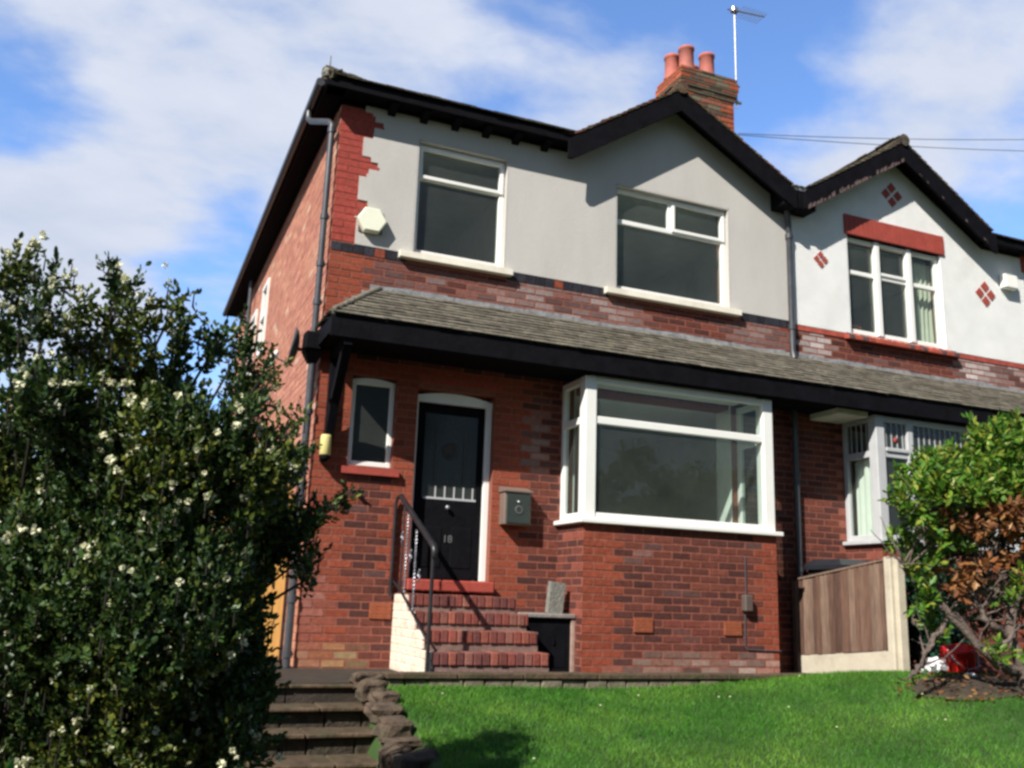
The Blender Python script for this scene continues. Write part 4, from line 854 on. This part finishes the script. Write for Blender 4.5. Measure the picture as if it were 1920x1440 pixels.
mb = MB(); mb.bbox(-1.6, -1.51, .66, .76, 0, 1.85); mb.build('post', 'gate', gt)
bn = thing('wheelie_bin', 'black wheeled rubbish bin behind the brown fence, only its lid showing', 'bin', (5.95, -.36, 0))
mb = MB(); zb0, zt0 = .08, 1.12; a = [(5.74, -.08), (6.22, -.08), (6.22, -.62), (5.74, -.62)]; cx_, cy_ = 5.97, -.36
vs = [(cx_+(x-cx_)*.82, cy_+(y-cy_)*.82, zb0) for x, y in a]+[(x, y, zt0) for x, y in a]; mb.faces(vs, [(3,2,1,0), (0,1,5,4), (1,2,6,5), (2,3,7,6), (3,0,4,7)]); mb.build('body', 'bin', bn)
mb = MB(); a2 = [(5.70, -.05), (6.26, -.05), (6.26, -.67), (5.70, -.67)]
vs = [(x, y, 1.12) for x, y in a2]+[(x, y, 1.165) for x, y in a2]+[(cx_+(x-cx_)*.75, cy_+(y-cy_)*.7, 1.235) for x, y in a2]; mb.faces(vs, [(3,2,1,0)]+[(i, (i+1) % 4, (i+1) % 4+4, i+4) for i in range(4)]+[(i+4, (i+1) % 4+4, (i+1) % 4+8, i+8) for i in range(4)]+[(8,9,10,11)]); mb.build('lid', 'bin', bn)
for sx in (5.76, 6.14):
    mb = MB(); mb.lathe([(0, -.02), (.09, -.02), (.1, -.01), (.1, .03), (0, .03)], (sx, -.12, .1), 18, axis=(1, 0, 0)); mb.build('wheel', 'bin', bn)
def LH(x, y):
    """height of the sloping front garden"""
    d = max(0, -1.56-y); h = -.035-.105*d-.010*d*d
    h += .30*math.exp(-(((x-5.6)/1.45)**2+((y+2.75)/1.15)**2))+.05*math.exp(-(((x-4.6)/1.2)**2+((y+1.7)/.5)**2))
    h += .02*noise.noise(Vector((x*.8, y*.8, 3)))
    return h
rx, ry = 6.06, -1.85
rc = thing('red_bucket', 'bright red plastic bucket lying under the laurel hedge', 'bucket', (rx, ry, .1))
mb = MB(); zc = LH(rx, ry)+.13; 
prof = [(.105, -.17), (.115, -.16), (.15, .12), (.165, .13), (.165, .15), (.145, .15), (.12, -.13), (0, -.14)]; mb.lathe(prof, (rx, ry, zc), 20, axis=(-.2, -.1, .95))
for k in range(10):
    an = k*math.pi/5; mb.tube([(rx+.14*math.cos(an), ry+.12*math.sin(an), zc-.15), (rx+.17*math.cos(an)-.02, ry+.15*math.sin(an), zc+.12)], .008, 5)
mb.build('tub', 'red', rc); mb = MB(); mb.tube([(rx-.16, ry, zc+.13), (rx-.16, ry-.1, zc+.02), (rx-.1, ry-.17, zc-.05), (rx+.05, ry-.17, zc-.02), (rx+.12, ry-.1, zc+.1)], .006, 6); mb.build('handle', 'alu', rc)
def crumple(x, y, r, label, seed):
    mb = MB(); mb.blob((x, y, LH(x, y)+r[2]*.7), r, 3, .9, 2.2, None, seed, flat=True); tag(mb.build('plastic_bag', 'bag'), label, 'plastic bag', 'litter under the hedge')
crumple(5.86, -1.72, (.11, .10, .09), 'crumpled white plastic bag between the concrete post and the red bucket', 3)
crumple(5.40, -2.55, (.045, .04, .025), 'scrap of white litter at the edge of the lawn under the hedge', 5)
crumple(5.93, -2.95, (.06, .04, .03), 'pale scrap of litter on the soil at the right foot of the hedge', 8)

# =================================================================== GROUND
def grid(name, x0, x1, y0, y1, step, hf, m, smooth=True):
    nx, ny = max(1, round((x1-x0)/step)), max(1, round((y1-y0)/step)); mb = MB()
    vs = [(x0+(x1-x0)*i/nx, y0+(y1-y0)*j/ny, 0) for j in range(ny+1) for i in range(nx+1)]; vs = [(x, y, hf(x, y)) for x, y, _ in vs]
    mb.faces(vs, [(j*(nx+1)+i, j*(nx+1)+i+1, (j+1)*(nx+1)+i+1, (j+1)*(nx+1)+i) for j in range(ny) for i in range(nx)], None, smooth); return struct(mb.build(name, m))
XL = lambda y: .30+.10*(y+1.5)             # left edge of the lawn, right edge of the steps
def LG(x, y):
    h = LH(x, y)
    e = XL(y)+.12
    if x < e: h -= min(1.2, (e-x)*2.2)
    return h
grid('lawn', -.9, 14, -12.5, -1.53, .14, LG, 'lawn')
mb = MB(); mb.poly([(-400, -400, -1.9), (400, -400, -1.9), (400, 400, -1.9), (-400, 400, -1.9)]); struct(mb.build('ground', 'soil'))
def GB(x, y):     # planted bank left of the steps
    d = max(0, -1.2-y); return -.12-.12*d-.012*d*d+.06*noise.noise(Vector((x, y, 0)))
grid('planted_bank', -9, -.98, -12.5, 1.5, .25, GB, 'soil')
mb = MB(); mb.box(-1.6, 11.3, -1.42, 9.5, -.35, -.004); mb.box(-9, -1.6, -1.0, 9.5, -.5, -.02); struct(mb.build('terrace', 'path'))
grid('back_garden', -40, 50, 9.5, 60, 4, lambda x, y: -.05, 'soil')
# kerb and low stone wall that hold up the terrace
kb = thing('retaining_wall', 'low pale stone wall with tan coping between the terrace and the lawn', 'wall', (3, -1.48, 0))
mb = MB(); x = .42
while x < 5.4: 
    w_ = random.uniform(.45, .8); mb.bbox(x, min(x+w_, 5.45), -1.56+random.uniform(-.008, .008), -1.40, .035, .082+random.uniform(-.004, .004), .008); x += w_+.006
mb.build('coping', 'tread', kb)
mb = MB(); x = .42
while x < 5.4:
    w_ = random.uniform(.14, .30); mb.bbox(x, min(x+w_, 5.43), -1.54+random.uniform(-.012, .008), -1.42, -.12, .033, .012); x += w_+.008
mb.build('stones', 'wallstone', kb)
# garden steps
gs = thing('garden_steps', 'mossy stone garden steps, darkened for the shade of the bush, climbing past it to the terrace', 'steps', (-.4, -2.6, -.3))
NS = [(-1.44, -.01), (-1.69, -.15), (-1.97, -.295), (-2.31, -.44), (-2.65, -.59), (-3.0, -.74), (-3.4, -.89)]
for i, (y, z) in enumerate(NS):
    mb = MB(); xr = .37; x = -1.0; yb = NS[i-1][0]-.0 if i else -1.0
    cuts = [-1.05, -.55+random.uniform(-.2, .2), -.1, xr] if i % 2 else [-1.05, -.3+random.uniform(-.1, .1), xr]
    for a, b in zip(cuts, cuts[1:]): mb.bbox(a+.004, b-.004, y-.02+random.uniform(-.008, .008), yb+.04, z-.034, z+random.uniform(-.004, .003), .01)
    mb.build('tread', 'tread', gs)
    mb = MB(); zn = (NS[i+1][1] if i+1 < len(NS) else z-.15); x = -1.05
    while x < xr-.02:
        w_ = random.uniform(.14, .34); mb.bbox(x, min(x+w_, xr), y+.035+random.uniform(-.012, .012), y+.12, zn-.02, z-.037, .012); x += w_+.006
    mb.build('riser', 'riser', gs)
labs = ['dark mossy edging stone where the terrace coping meets the top garden step', 'low dark rock beside the top garden step at the corner of the lawn', 'grey edging rock sloping down beside the second garden step', 'flat brown edging stone at the right end of the second garden step', 'squared tan edging stone beside the third garden step', 'thin flat edging stone wedged below the squared tan one', 'pale rounded edging stone beside the lowest visible garden step', 'large dark edging boulder at the bottom between the steps and the lawn', 'brown edging stone half cut by the bottom of the picture']
RK = [(.30, -1.46, .01, .14, .10, .07), (.27, -1.72, -.04, .11, .11, .08), (.30, -2.00, -.08, .10, .15, .07), (.22, -2.28, -.13, .11, .14, .065), (.20, -2.58, -.19, .12, .14, .07), (.20, -2.80, -.25, .14, .10, .035), (.10, -2.98, -.30, .10, .10, .07), (.18, -3.20, -.31, .14, .14, .08), (.02, -3.50, -.40, .13, .17, .08)]
for i, (x, y, z, a, b, c) in enumerate(RK):
    mb = MB(); mb.blob((x, y, z), (a*.92, b*.95, c*.95), 3, .42, 1.5, None, i+2, flat=True, sq=.5)
    o = mb.build('edging_stone', 'rock'); tag(o, labs[i], 'stone', 'rough stones edging the lawn')
# small white flowers and pebbles on the terrace by the pipe
for i, (x, y) in enumerate(((-.45, -1.25), (-.36, -1.22), (-.52, -1.2))):
    mb = MB(); mb.blob((x, y, .03), (.02, .02, .018), 2, .3, 3, None, i); tag(mb.build('pebble', 'bag'), 'one of three small white pebbles at the foot of the gate', 'pebble', 'white pebbles by the gate')

# =================================================================== PLANTS
def leaves(P, D, size, cols, aspect=.5, fold=.25):
    """P positions, D unit directions of the leaves, one folded diamond of two quads each"""
    n = len(P); up_ = rng.normal(size=(n, 3)); S = np.cross(D, up_); S /= np.linalg.norm(S, axis=1, keepdims=True)+1e-9; Nn = np.cross(S, D)
    L_ = size[:, None]; a = P; t = P+D*L_; m1 = P+D*L_*.35; m2 = P+D*L_*.72; Wd = L_*aspect*.5
    up2_ = Nn*Wd*fold*2
    V = np.stack([a, m1+S*Wd+up2_, m2+S*Wd*.8+up2_, t, m2-S*Wd*.8+up2_, m1-S*Wd+up2_], 1).reshape(-1, 3)
    base = np.arange(n)[:, None]*6
    Fq = np.concatenate([base+np.array([0, 1, 2, 3]), base+np.array([0, 3, 4, 5])], 0); C = np.concatenate([cols, cols], 0)
    return V, Fq, C
def unit(v): return v/(np.linalg.norm(v, axis=-1, keepdims=True)+1e-9)
def shoots(blobs, per, nl, ln, leaf, colf, updir=.9, jitter=.5):
    """short leafy shoots scattered through ellipsoidal clumps"""
    PP = []; DD = []; SS = []; CC = []; tips = []
    for (c, r, dens) in blobs:
        c = np.array(c); r = np.array(r); k = max(3, int(per*dens*(r[0]*r[2]*4+r[1]*r[2]*2)))
        q = unit(rng.normal(size=(k, 3)))*(rng.random((k, 1))**.45)*r+c
        out = unit((q-c)/r); d = unit(out*.55+np.array([0, 0, updir])+rng.normal(size=(k, 3))*jitter)
        for i in range(k):
            l = ln*rng.uniform(.6, 1.4); m_ = int(nl*rng.uniform(.7, 1.3)); t = np.linspace(.1, 1, m_)[:, None]
            p = q[i]-d[i]*l*.5+d[i]*l*t+rng.normal(size=(m_, 3))*.004
            side_ = unit(np.cross(d[i], rng.normal(size=(m_, 3)))); dd = unit(side_*(1.15-.7*t)+d[i]*(.35+.6*t))
            PP.append(p); DD.append(dd); SS.append(leaf*rng.uniform(.65, 1.25, m_)); CC.append(colf(q[i], m_)); tips.append(q[i]+d[i]*l*.5)
    return np.concatenate(PP), np.concatenate(DD), np.concatenate(SS), np.concatenate(CC), np.array(tips)
# (centre, radii, density) of the clumps of the flowering shrub and of the laurel hedge
BB = [((-2.1, -5.04, 1.78), (0.1, 0.12, 0.12), 1.0), ((-2.1, -4.93, 1.55), (0.13, 0.13, 0.15), 1.0), ((-2.01, -4.54, 1.92), (0.07, 0.12, 0.08), 1.0), ((-2.0, -4.69, 1.72), (0.12, 0.12, 0.14), 1.0), ((-1.85, -5.03, 1.67), (0.06, 0.12, 0.07), 1.0), ((-1.85, -4.8, 1.6), (0.09, 0.12, 0.11), 1.0), ((-1.73, -4.76, 1.88), (0.08, 0.12, 0.1), 1.0), ((-1.67, -4.99, 1.64), (0.14, 0.14, 0.16), 1.0), ((-1.72, -4.59, 1.55), (0.15, 0.15, 0.17), 1.0), ((-1.51, -5.02, 1.79), (0.04, 0.12, 0.05), 1.0), ((-1.47, -4.83, 1.67), (0.09, 0.12, 0.11), 1.0), ((-1.52, -4.74, 1.45), (0.14, 0.14, 0.16), 1.0), ((-1.34, -4.8, 1.65), (0.1, 0.12, 0.11), 1.0), ((-1.16, -4.34, 1.83), (0.09, 0.12, 0.1), 1.0), ((-1.13, -4.23, 1.59), (0.17, 0.17, 0.2), 1.0), ((-0.97, -4.08, 1.75), (0.03, 0.12, 0.04), 1.0), ((-1.07, -4.55, 1.66), (0.03, 0.12, 0.03), 1.0), ((-0.89, -4.3, 1.47), (0.04, 0.12, 0.05), 1.0), ((-0.89, -4.26, 1.27), (0.09, 0.12, 0.11), 1.0), ((-1.87, -4.9, 1.34), (0.14, 0.14, 0.16), 1.0), ((-1.96, -5.1, 1.29), (0.09, 0.12, 0.1), 1.0), ((-1.92, -4.42, 1.09), (0.38, 0.38, 0.44), 1.0), ((-1.51, -4.89, 1.08), (0.32, 0.32, 0.36), 1.0), ((-1.22, -4.88, 1.12), (0.25, 0.25, 0.29), 1.0), ((-0.93, -4.13, 1.07), (0.14, 0.14, 0.16), 1.0), ((-0.81, -4.34, 0.93), (0.06, 0.12, 0.07), 1.0), ((-0.75, -4.42, 1.02), (0.04, 0.12, 0.04), 1.0), ((-0.6, -4.21, 1.1), (0.03, 0.12, 0.03), 1.0), ((-0.83, -4.73, 0.71), (0.02, 0.12, 0.03), 1.0), ((-0.78, -4.26, 0.81), (0.04, 0.12, 0.04), 1.0), ((-1.84, -4.84, 0.55), (0.34, 0.34, 0.39), 1.0), ((-1.47, -5.04, 0.57), (0.33, 0.33, 0.37), 1.0), ((-1.19, -4.64, 0.61), (0.19, 0.19, 0.22), 1.0), ((-1.0, -4.1, 0.76), (0.11, 0.12, 0.13), 1.0), ((-1.05, -4.6, 0.43), (0.1, 0.12, 0.12), 1.0), ((-1.83, -4.66, 0.11), (0.31, 0.31, 0.36), 1.0), ((-1.51, -4.89, 0.13), (0.29, 0.29, 0.34), 1.0), ((-1.2, -4.58, 0.17), (0.27, 0.27, 0.31), 1.0), ((-1.0, -4.24, 0.2), (0.13, 0.13, 0.15), 1.0), ((-1.12, -4.95, 0.08), (0.13, 0.13, 0.15), 1.0), ((-0.95, -4.17, 0.91), (0.16, 0.16, 0.19), 1.0), ((-1.74, -4.64, 0.76), (0.29, 0.29, 0.33), 1.0)]
LB = [((5.54, -2.79, 2.18), (0.21, 0.21, 0.21), 1.0), ((5.25, -2.71, 1.99), (0.17, 0.17, 0.17), 1.0), ((4.63, -2.94, 1.93), (0.08, 0.14, 0.08), 1.0), ((4.71, -2.74, 1.92), (0.06, 0.14, 0.06), 1.0), ((4.68, -2.67, 1.78), (0.1, 0.14, 0.1), 1.0), ((4.55, -3.14, 1.7), (0.18, 0.18, 0.18), 1.0), ((6.01, -2.69, 2.31), (0.15, 0.15, 0.15), 1.0), ((5.7, -2.96, 1.95), (0.22, 0.22, 0.22), 1.0), ((5.3, -2.91, 1.83), (0.24, 0.24, 0.24), 1.0), ((4.16, -3.11, 1.52), (0.08, 0.14, 0.08), 1.0), ((5.04, -2.78, 1.54), (0.19, 0.19, 0.19), 1.0), ((5.99, -3.02, 2.21), (0.3, 0.3, 0.3), 1.0), ((6.39, -2.68, 1.84), (0.32, 0.32, 0.32), 1.0), ((4.38, -3.03, 1.48), (0.11, 0.14, 0.11), 1.0), ((4.39, -2.86, 1.27), (0.06, 0.14, 0.06), 1.0), ((4.51, -2.96, 1.1), (0.09, 0.14, 0.09), 1.0)]

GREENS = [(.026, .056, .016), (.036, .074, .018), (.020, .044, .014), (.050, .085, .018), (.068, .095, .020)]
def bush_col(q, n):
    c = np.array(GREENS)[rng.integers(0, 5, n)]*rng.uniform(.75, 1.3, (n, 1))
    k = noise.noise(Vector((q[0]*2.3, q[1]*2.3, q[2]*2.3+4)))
    if k > .16 or (q[0] > -1.15 and q[2] > .5 and rng.random() < .35): c = c*np.array([1.7, 1.3, .95])  # some clumps paler and yellower: sunlight put into the leaf colour
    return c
BASE = np.array((-2.0, -4.75, -.5))
sh = thing('flowering_shrub', 'large dark green evergreen shrub with small cream flowers filling the lower left', 'shrub', tuple(BASE))
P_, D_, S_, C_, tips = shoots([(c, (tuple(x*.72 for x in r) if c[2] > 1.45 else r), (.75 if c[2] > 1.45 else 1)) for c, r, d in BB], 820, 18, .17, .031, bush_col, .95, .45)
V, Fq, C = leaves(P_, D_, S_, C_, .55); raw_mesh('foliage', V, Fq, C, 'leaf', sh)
print('bush leaves', len(P_))
mb = MB()
for i in range(0, len(tips), 4):
    t = tips[i]; mb.tube([t-np.array((0, 0, .07)), t], [.004, .002], 4, cap=False)
for c, r, d in BB:
    c = Vector(c); b = Vector(BASE)+Vector((random.uniform(-.25, .25), random.uniform(-.2, .2), 0)); m_ = b.lerp(c, .5)+Vector((random.uniform(-.12, .12), random.uniform(-.12, .12), .12)); m_.y += .35; c = c+Vector((0, .14, 0)); mb.tube([b, m_, c, c+Vector((random.uniform(-.05, .05), 0, r[2]*.6))], [.016, .010, .006, .002], 6)
mb.build('stems', 'stem', sh)
# flowers: small rounded clusters of petals near the outside of the shrub
cen = np.array([c for c, r, d in BB]); PF = []; DF = []; SF = []
FL = [t for t in tips if t[2] > 1.35 and t[0] < -1.7]; random.shuffle(FL); FL = FL[:60]
F2 = [t for t in tips if t[1] < -4.85]; random.shuffle(F2); FL += F2[:210]
for t in FL:
    t = np.array(t)+np.array((0, -.03, .01)); nb_ = random.choice((1, 1, 1, 2, 2))
    for k in range(nb_):
        c = t+rng.normal(size=3)*.022*(k > 0); q = unit(rng.normal(size=(14, 3))); PF.append(c+q*.003); DF.append(q); SF.append(np.full(14, random.uniform(.009, .019)))
V, Fq, C = leaves(np.concatenate(PF), np.concatenate(DF), np.concatenate(SF), np.ones((14*len(PF), 3))*.7, .9); raw_mesh('flowers', V, Fq, None, 'petal', sh)
# low ferny plant at the bottom left
P_, D_, S_, C_, tp = shoots([((-2.05, -5.9, .18), (.10, .1, .16), 1), ((-1.86, -5.7, .02), (.10, .1, .10), 1)], 500, 14, .14, .04, lambda q, n: np.array((.06, .17, .03))*rng.uniform(.6, 1.3, (n, 1)), .5, .8)
V, Fq, C = leaves(P_, D_, S_, C_, .4); o = raw_mesh('fern', V, Fq, C, 'leaf2'); tag(o, 'fresh green ferny plant low at the left edge under the flowering shrub', 'fern')

# laurel hedge
LG_ = [(.075, .19, .022), (.10, .24, .026), (.055, .13, .018), (.16, .27, .03), (.24, .28, .04)]
OR_ = [(.30, .12, .04), (.24, .09, .035), (.36, .19, .07), (.16, .065, .03)]
lh = thing('laurel_hedge', 'laurel hedge with bright green top, orange dying leaves and bare twisting branches at right', 'hedge', (5.4, -2.9, LH(5.4, -2.9)))
def lcol(q, n): return np.array(LG_)[rng.integers(0, 5, n)]*rng.uniform(.7, 1.2, (n, 1))
LB += [((4.62, -3.0, 1.30), (.16, .12, .14), .3), ((4.9, -3.0, 1.25), (.22, .14, .12), .3), ((4.50, -2.95, .85), (.10, .1, .14), .5), ((4.75, -2.8, .55), (.12, .1, .12), .4), ((5.2, -3.1, .40), (.25, .1, .08), .25), ((5.5, -3.05, .95), (.3, .12, .3), .15), ((5.9, -3.1, 1.5), (.3, .12, .3), .5), ((5.0, -3.0, 1.72), (.3, .15, .16), .9), ((5.6, -3.05, 1.75), (.3, .15, .14), .7)]
P_, D_, S_, C_, tp = shoots(LB, 270, 12, .16, .08, lcol, .35, .6); V, Fq, C = leaves(P_, D_, S_, C_, .38, .2); raw_mesh('green_foliage', V, Fq, C, 'leaf2', lh)
OB = [((5.75, -3.05, 1.68), (.17, .15, .10), 1), ((5.35, -2.98, 1.52), (.18, .15, .12), 1), ((5.6, -3.0, 1.45), (.15, .15, .14), .8), ((5.05, -2.95, 1.38), (.12, .1, .10), .6), ((5.9, -2.9, 1.3), (.15, .1, .14), .7), ((5.1, -2.9, 1.05), (.16, .12, .14), .6), ((4.85, -2.9, .95), (.08, .1, .12), .6), ((5.5, -2.9, 1.1), (.12, .1, .1), .4), ((6.1, -2.9, 1.65), (.15, .1, .14), .8), ((4.75, -2.95, 1.45), (.1, .1, .08), .5)]
P_, D_, S_, C_, tp = shoots([((c[0]-.04, c[1]-.12, c[2]), r, d) for c, r, d in OB], 230, 8, .13, .085, lambda q, n: np.array(OR_)[rng.integers(0, 4, n)]*rng.uniform(.6, 1.25, (n, 1)), -.3, .7); V, Fq, C = leaves(P_, D_, S_, C_, .42, .35); raw_mesh('dying_leaves', V, Fq, C, 'leaf2', lh)
IB = [((5.5, -2.55, 1.5), (.6, .25, .35), 1), ((5.2, -2.5, 1.25), (.4, .2, .3), .6), ((6.1, -2.6, 1.2), (.4, .25, .5), .9), ((5.8, -2.5, .8), (.45, .2, .35), .7)]
P_, D_, S_, C_, tp = shoots(IB, 110, 9, .15, .075, lambda q, n: np.array([(.03, .07, .015), (.05, .035, .02), (.08, .045, .02)])[rng.integers(0, 3, n)]*rng.uniform(.6, 1.3, (n, 1)), .3, .8); V, Fq, C = leaves(P_, D_, S_, C_, .4); raw_mesh('inner_leaves', V, Fq, C, 'leaf2', lh)
mb = MB()
def limb(pts, r0, r1, wob=.02):
    pts = [Vector(p) for p in pts]; out = []
    for i in range(len(pts)-1):
        for k in range(4): out.append(pts[i].lerp(pts[i+1], k/4)+Vector([random.uniform(-wob, wob) for _ in range(3)]))
    out.append(pts[-1]); n = len(out); mb.tube(out, [r0+(r1-r0)*i/(n-1) for i in range(n)], 8); return out
zb_ = LH(5.6, -2.9)
Ls = [limb([(5.6, -2.95, zb_-.05), (5.45, -2.95, .50), (5.62, -2.9, .93), (5.85, -2.9, 1.5), (5.9, -2.9, 1.9)], .055, .018),
 limb([(5.5, -2.95, .22), (5.2, -3.0, .28), (4.9, -2.95, .60), (4.72, -2.9, .80), (4.71, -2.9, 1.07), (4.66, -2.9, 1.38), (4.8, -2.85, 1.8)], .040, .010),
 limb([(5.55, -2.9, .20), (5.10, -3.02, .36), (4.74, -2.9, .72), (4.42, -2.9, .97), (4.3, -2.9, 1.2)], .034, .010),
 limb([(4.80, -2.9, .66), (4.60, -2.9, .42), (4.50, -2.9, .27), (4.36, -2.9, .17)], .022, .018),
 limb([(5.45, -2.95, .50), (5.15, -3.0, .62), (5.05, -2.95, .85), (5.25, -2.95, 1.0), (5.4, -2.9, 1.3), (5.3, -2.9, 1.7)], .035, .010),
 limb([(5.6, -2.9, .7), (5.35, -2.95, 1.05), (5.0, -2.95, 1.3), (4.7, -2.95, 1.45), (4.5, -3, 1.6)], .025, .008),
 limb([(5.62, -2.9, .93), (5.3, -2.95, .80), (5.0, -2.98, .72)], .02, .008), limb([(5.65, -2.9, .3), (5.95, -2.9, .9), (6.3, -2.9, 1.5)], .045, .015), limb([(5.55, -2.95, .2), (5.9, -3.0, .22), (6.3, -2.9, .5)], .035, .02),
 limb([(5.3, -2.95, .9), (4.98, -2.98, .83), (4.85, -2.9, 1.02)], .018, .008), limb([(5.1, -3.0, .34), (5.35, -3.05, .55), (5.6, -3.0, .62), (5.9, -3, .8)], .022, .01)]
for _ in range(150):
    l = random.choice(Ls); p = random.choice(l[3:]); d = Vector((random.uniform(-.4, .4), random.uniform(-.2, .2), random.uniform(-.05, .4))); limb([p, p+d*.5+Vector((0, 0, random.uniform(-.05, .05))), p+d], .009, .003, .008)
mb.build('branches', 'bark', lh)
# darker shrub behind the fence post
bs = thing('ivy_shrub', 'dark blue-green leafy shrub in shade behind the concrete fence post', 'shrub', (6.35, -1.1, -.05))
P_, D_, S_, C_, tp = shoots([((6.35, -1.0, .65), (.28, .25, .45), 1), ((6.5, -1.1, .35), (.25, .25, .35), 1), ((6.2, -1.2, 1.1), (.2, .2, .3), .8), ((6.8, -1.0, .7), (.4, .3, .6), .8)], 150, 10, .15, .07, lambda q, n: np.array((.018, .06, .035))*rng.uniform(.6, 1.3, (n, 1)), .5, .7)
V, Fq, C = leaves(P_, D_, S_, C_, .6); raw_mesh('foliage', V, Fq, C, 'leaf', bs)
mb = MB(); limb([(6.35, -1.1, -.05), (6.3, -1.05, .6), (6.25, -1.1, 1.2)], .03, .01); mb.build('stem', 'bark', bs)
# fallen leaves and bare soil under the hedge
def hs(x, y): return LH(x, y)+.012+.01*noise.noise(Vector((x*6, y*6, 0)))
mb = MB(); n = 40; vs = []; cx_, cy_ = 5.75, -2.75
for i in range(n): 
    a = 2*math.pi*i/n; rr = 1+.18*noise.noise(Vector((math.cos(a)*2, math.sin(a)*2, 5))); vs.append((cx_+1.2*rr*math.cos(a)*1.0, cy_+.42*rr*math.sin(a)))
rings = [[(cx_+(x-cx_)*k/8, cy_+(y-cy_)*k/8) for x, y in vs] for k in range(9)]
mb.faces([(x, y, hs(x, y)) for g in rings for x, y in g], [(k*n+i, k*n+(i+1) % n, (k+1)*n+(i+1) % n, (k+1)*n+i) for k in range(8) for i in range(n)], None, True); struct(mb.build('bare_soil', 'soil'))
q = rng.random((300, 2)); a = q[:, 0]*6.283; rr = np.sqrt(q[:, 1]); X_ = 5.6+1.2*rr*np.cos(a); Y_ = -2.75+.5*rr*np.sin(a); Z_ = np.array([LH(x, y)+.03 for x, y in zip(X_, Y_)])
Dd = unit(rng.normal(size=(300, 3))*np.array((1, 1, .35))); V, Fq, C = leaves(np.stack([X_, Y_, Z_], 1), Dd, rng.uniform(.03, .06, 300), np.array(OR_)[rng.integers(0, 4, 300)]*.5, .5)
o = raw_mesh('fallen_leaves', V, Fq, C, 'deadleaf'); tag(o, 'brown fallen leaves scattered over the soil under the hedge', 'leaves', kind='stuff')

# lawn grass
n = 190000; q = rng.random((n, 2)); X_ = -.15+8.6*q[:, 0]**1.15; Y_ = -1.56-4.6*q[:, 1]**1.1
keep = (X_ > .30+.10*(Y_+1.5)+.14+.03*np.sin(Y_*9)) & ~((((X_-5.75)/1.15)**2+((Y_+2.75)/.40)**2) < 1) & (X_-.35*(-Y_) < 6.6); X_, Y_ = X_[keep], Y_[keep]; n = len(X_)
Z_ = np.array([LH(x, y) for x, y in zip(X_, Y_)]); h = rng.uniform(.022, .05, n)
d = unit(rng.normal(size=(n, 3))*np.array((.35, .35, 0))+np.array((0, 0, 1))); s_ = unit(np.cross(d, rng.normal(size=(n, 3)))); P0_ = np.stack([X_, Y_, Z_-.004], 1)
wd = rng.uniform(.0022, .0042, n)[:, None]; bend = rng.normal(size=(n, 3))*.010*np.array((1, 1, 0))
V = np.stack([P0_-s_*wd, P0_+s_*wd, P0_+d*h[:, None]+bend], 1).reshape(-1, 3); Fq = np.arange(n*3).reshape(n, 3)
patch = np.array([1.2*noise.noise(Vector((x*.9, y*1.5, 2)))+.6*noise.noise(Vector((x*4, y*4, 7))) for x, y in zip(X_, Y_)])[:, None]
C = np.array((.082, .225, .024))*(1+.35*patch)*rng.uniform(.7, 1.3, (n, 1))*(1+np.array((.5, .08, .2))*np.clip(patch, -.5, 1))
o = raw_mesh('grass', V, Fq, C, 'grass'); tag(o, 'short bright green lawn grass sloping down from the terrace', 'grass', kind='stuff'); print('blades', n)

ps = rng.random((14, 2)); mb = MB()
for a, b in ps:
    x, y = .6+6*a, -1.7-2.6*b; mb.lathe([(0, .006), (.008, .004), (.010, 0), (0, -.002)], (x, y, LH(x, y)+.042), 6)
tag(mb.build('daisies', 'petal'), 'tiny white daisies dotted over the lawn', 'flowers', kind='stuff')

# trees across the road: some mirrored in windows, unseen rest added to block skylight
tl = ['tall broad tree across the road, mirrored in the middle of the big bay window', 'slimmer tree across the road, mirrored at the left of the bay window', 'low rounded tree across the road, mirrored at the right of the bay window']
TS = [(20.5, -27, 6.2, 3.0), (15.0, -25, 7.2, 2.4), (26, -26, 5.6, 3.0)]+[(x, -24+3*math.sin(x), 7.5+1.5*math.sin(x*2.3), 3.6) for x in (-22, -15, -8, -1, 6, 33, 41)]
for i, (x, y, h, r) in enumerate(TS):
    t = thing('street_tree', tl[i] if i < 3 else 'added leafy tree across the road, out of view, blocking low sky light', 'tree', (x, y, -1.9), 'trees across the road'); mb = MB(); limb([(x, y, -1.9), (x+.1, y, .5), (x, y, h*.55)], .22, .08, .05)
    for k in range(14): a = k*2.4; limb([(x, y, 1+h*.3*random.random()), (x+r*.6*math.cos(a), y+r*.6*math.sin(a), h*.45+random.uniform(0, h*.4))], .07, .02, .06)
    mb.build('trunk', 'bark', t)
    cl_ = [((x+rng.normal()*r*.45, y+rng.normal()*r*.4, h*.45+rng.uniform(-.45, .45)*h), (r*.38, r*.38, r*.32), 1) for _ in range(16)]
    P_, D_, S_, C_, tp = shoots(cl_, 9, 10, .9, .30, lambda q, n: np.array((.035, .075, .02))*rng.uniform(.6, 1.3, (n, 1)), .3, .8); V, Fq, C = leaves(P_, D_, S_, C_, .6); raw_mesh('crown', V, Fq, C, 'leaf2', t)
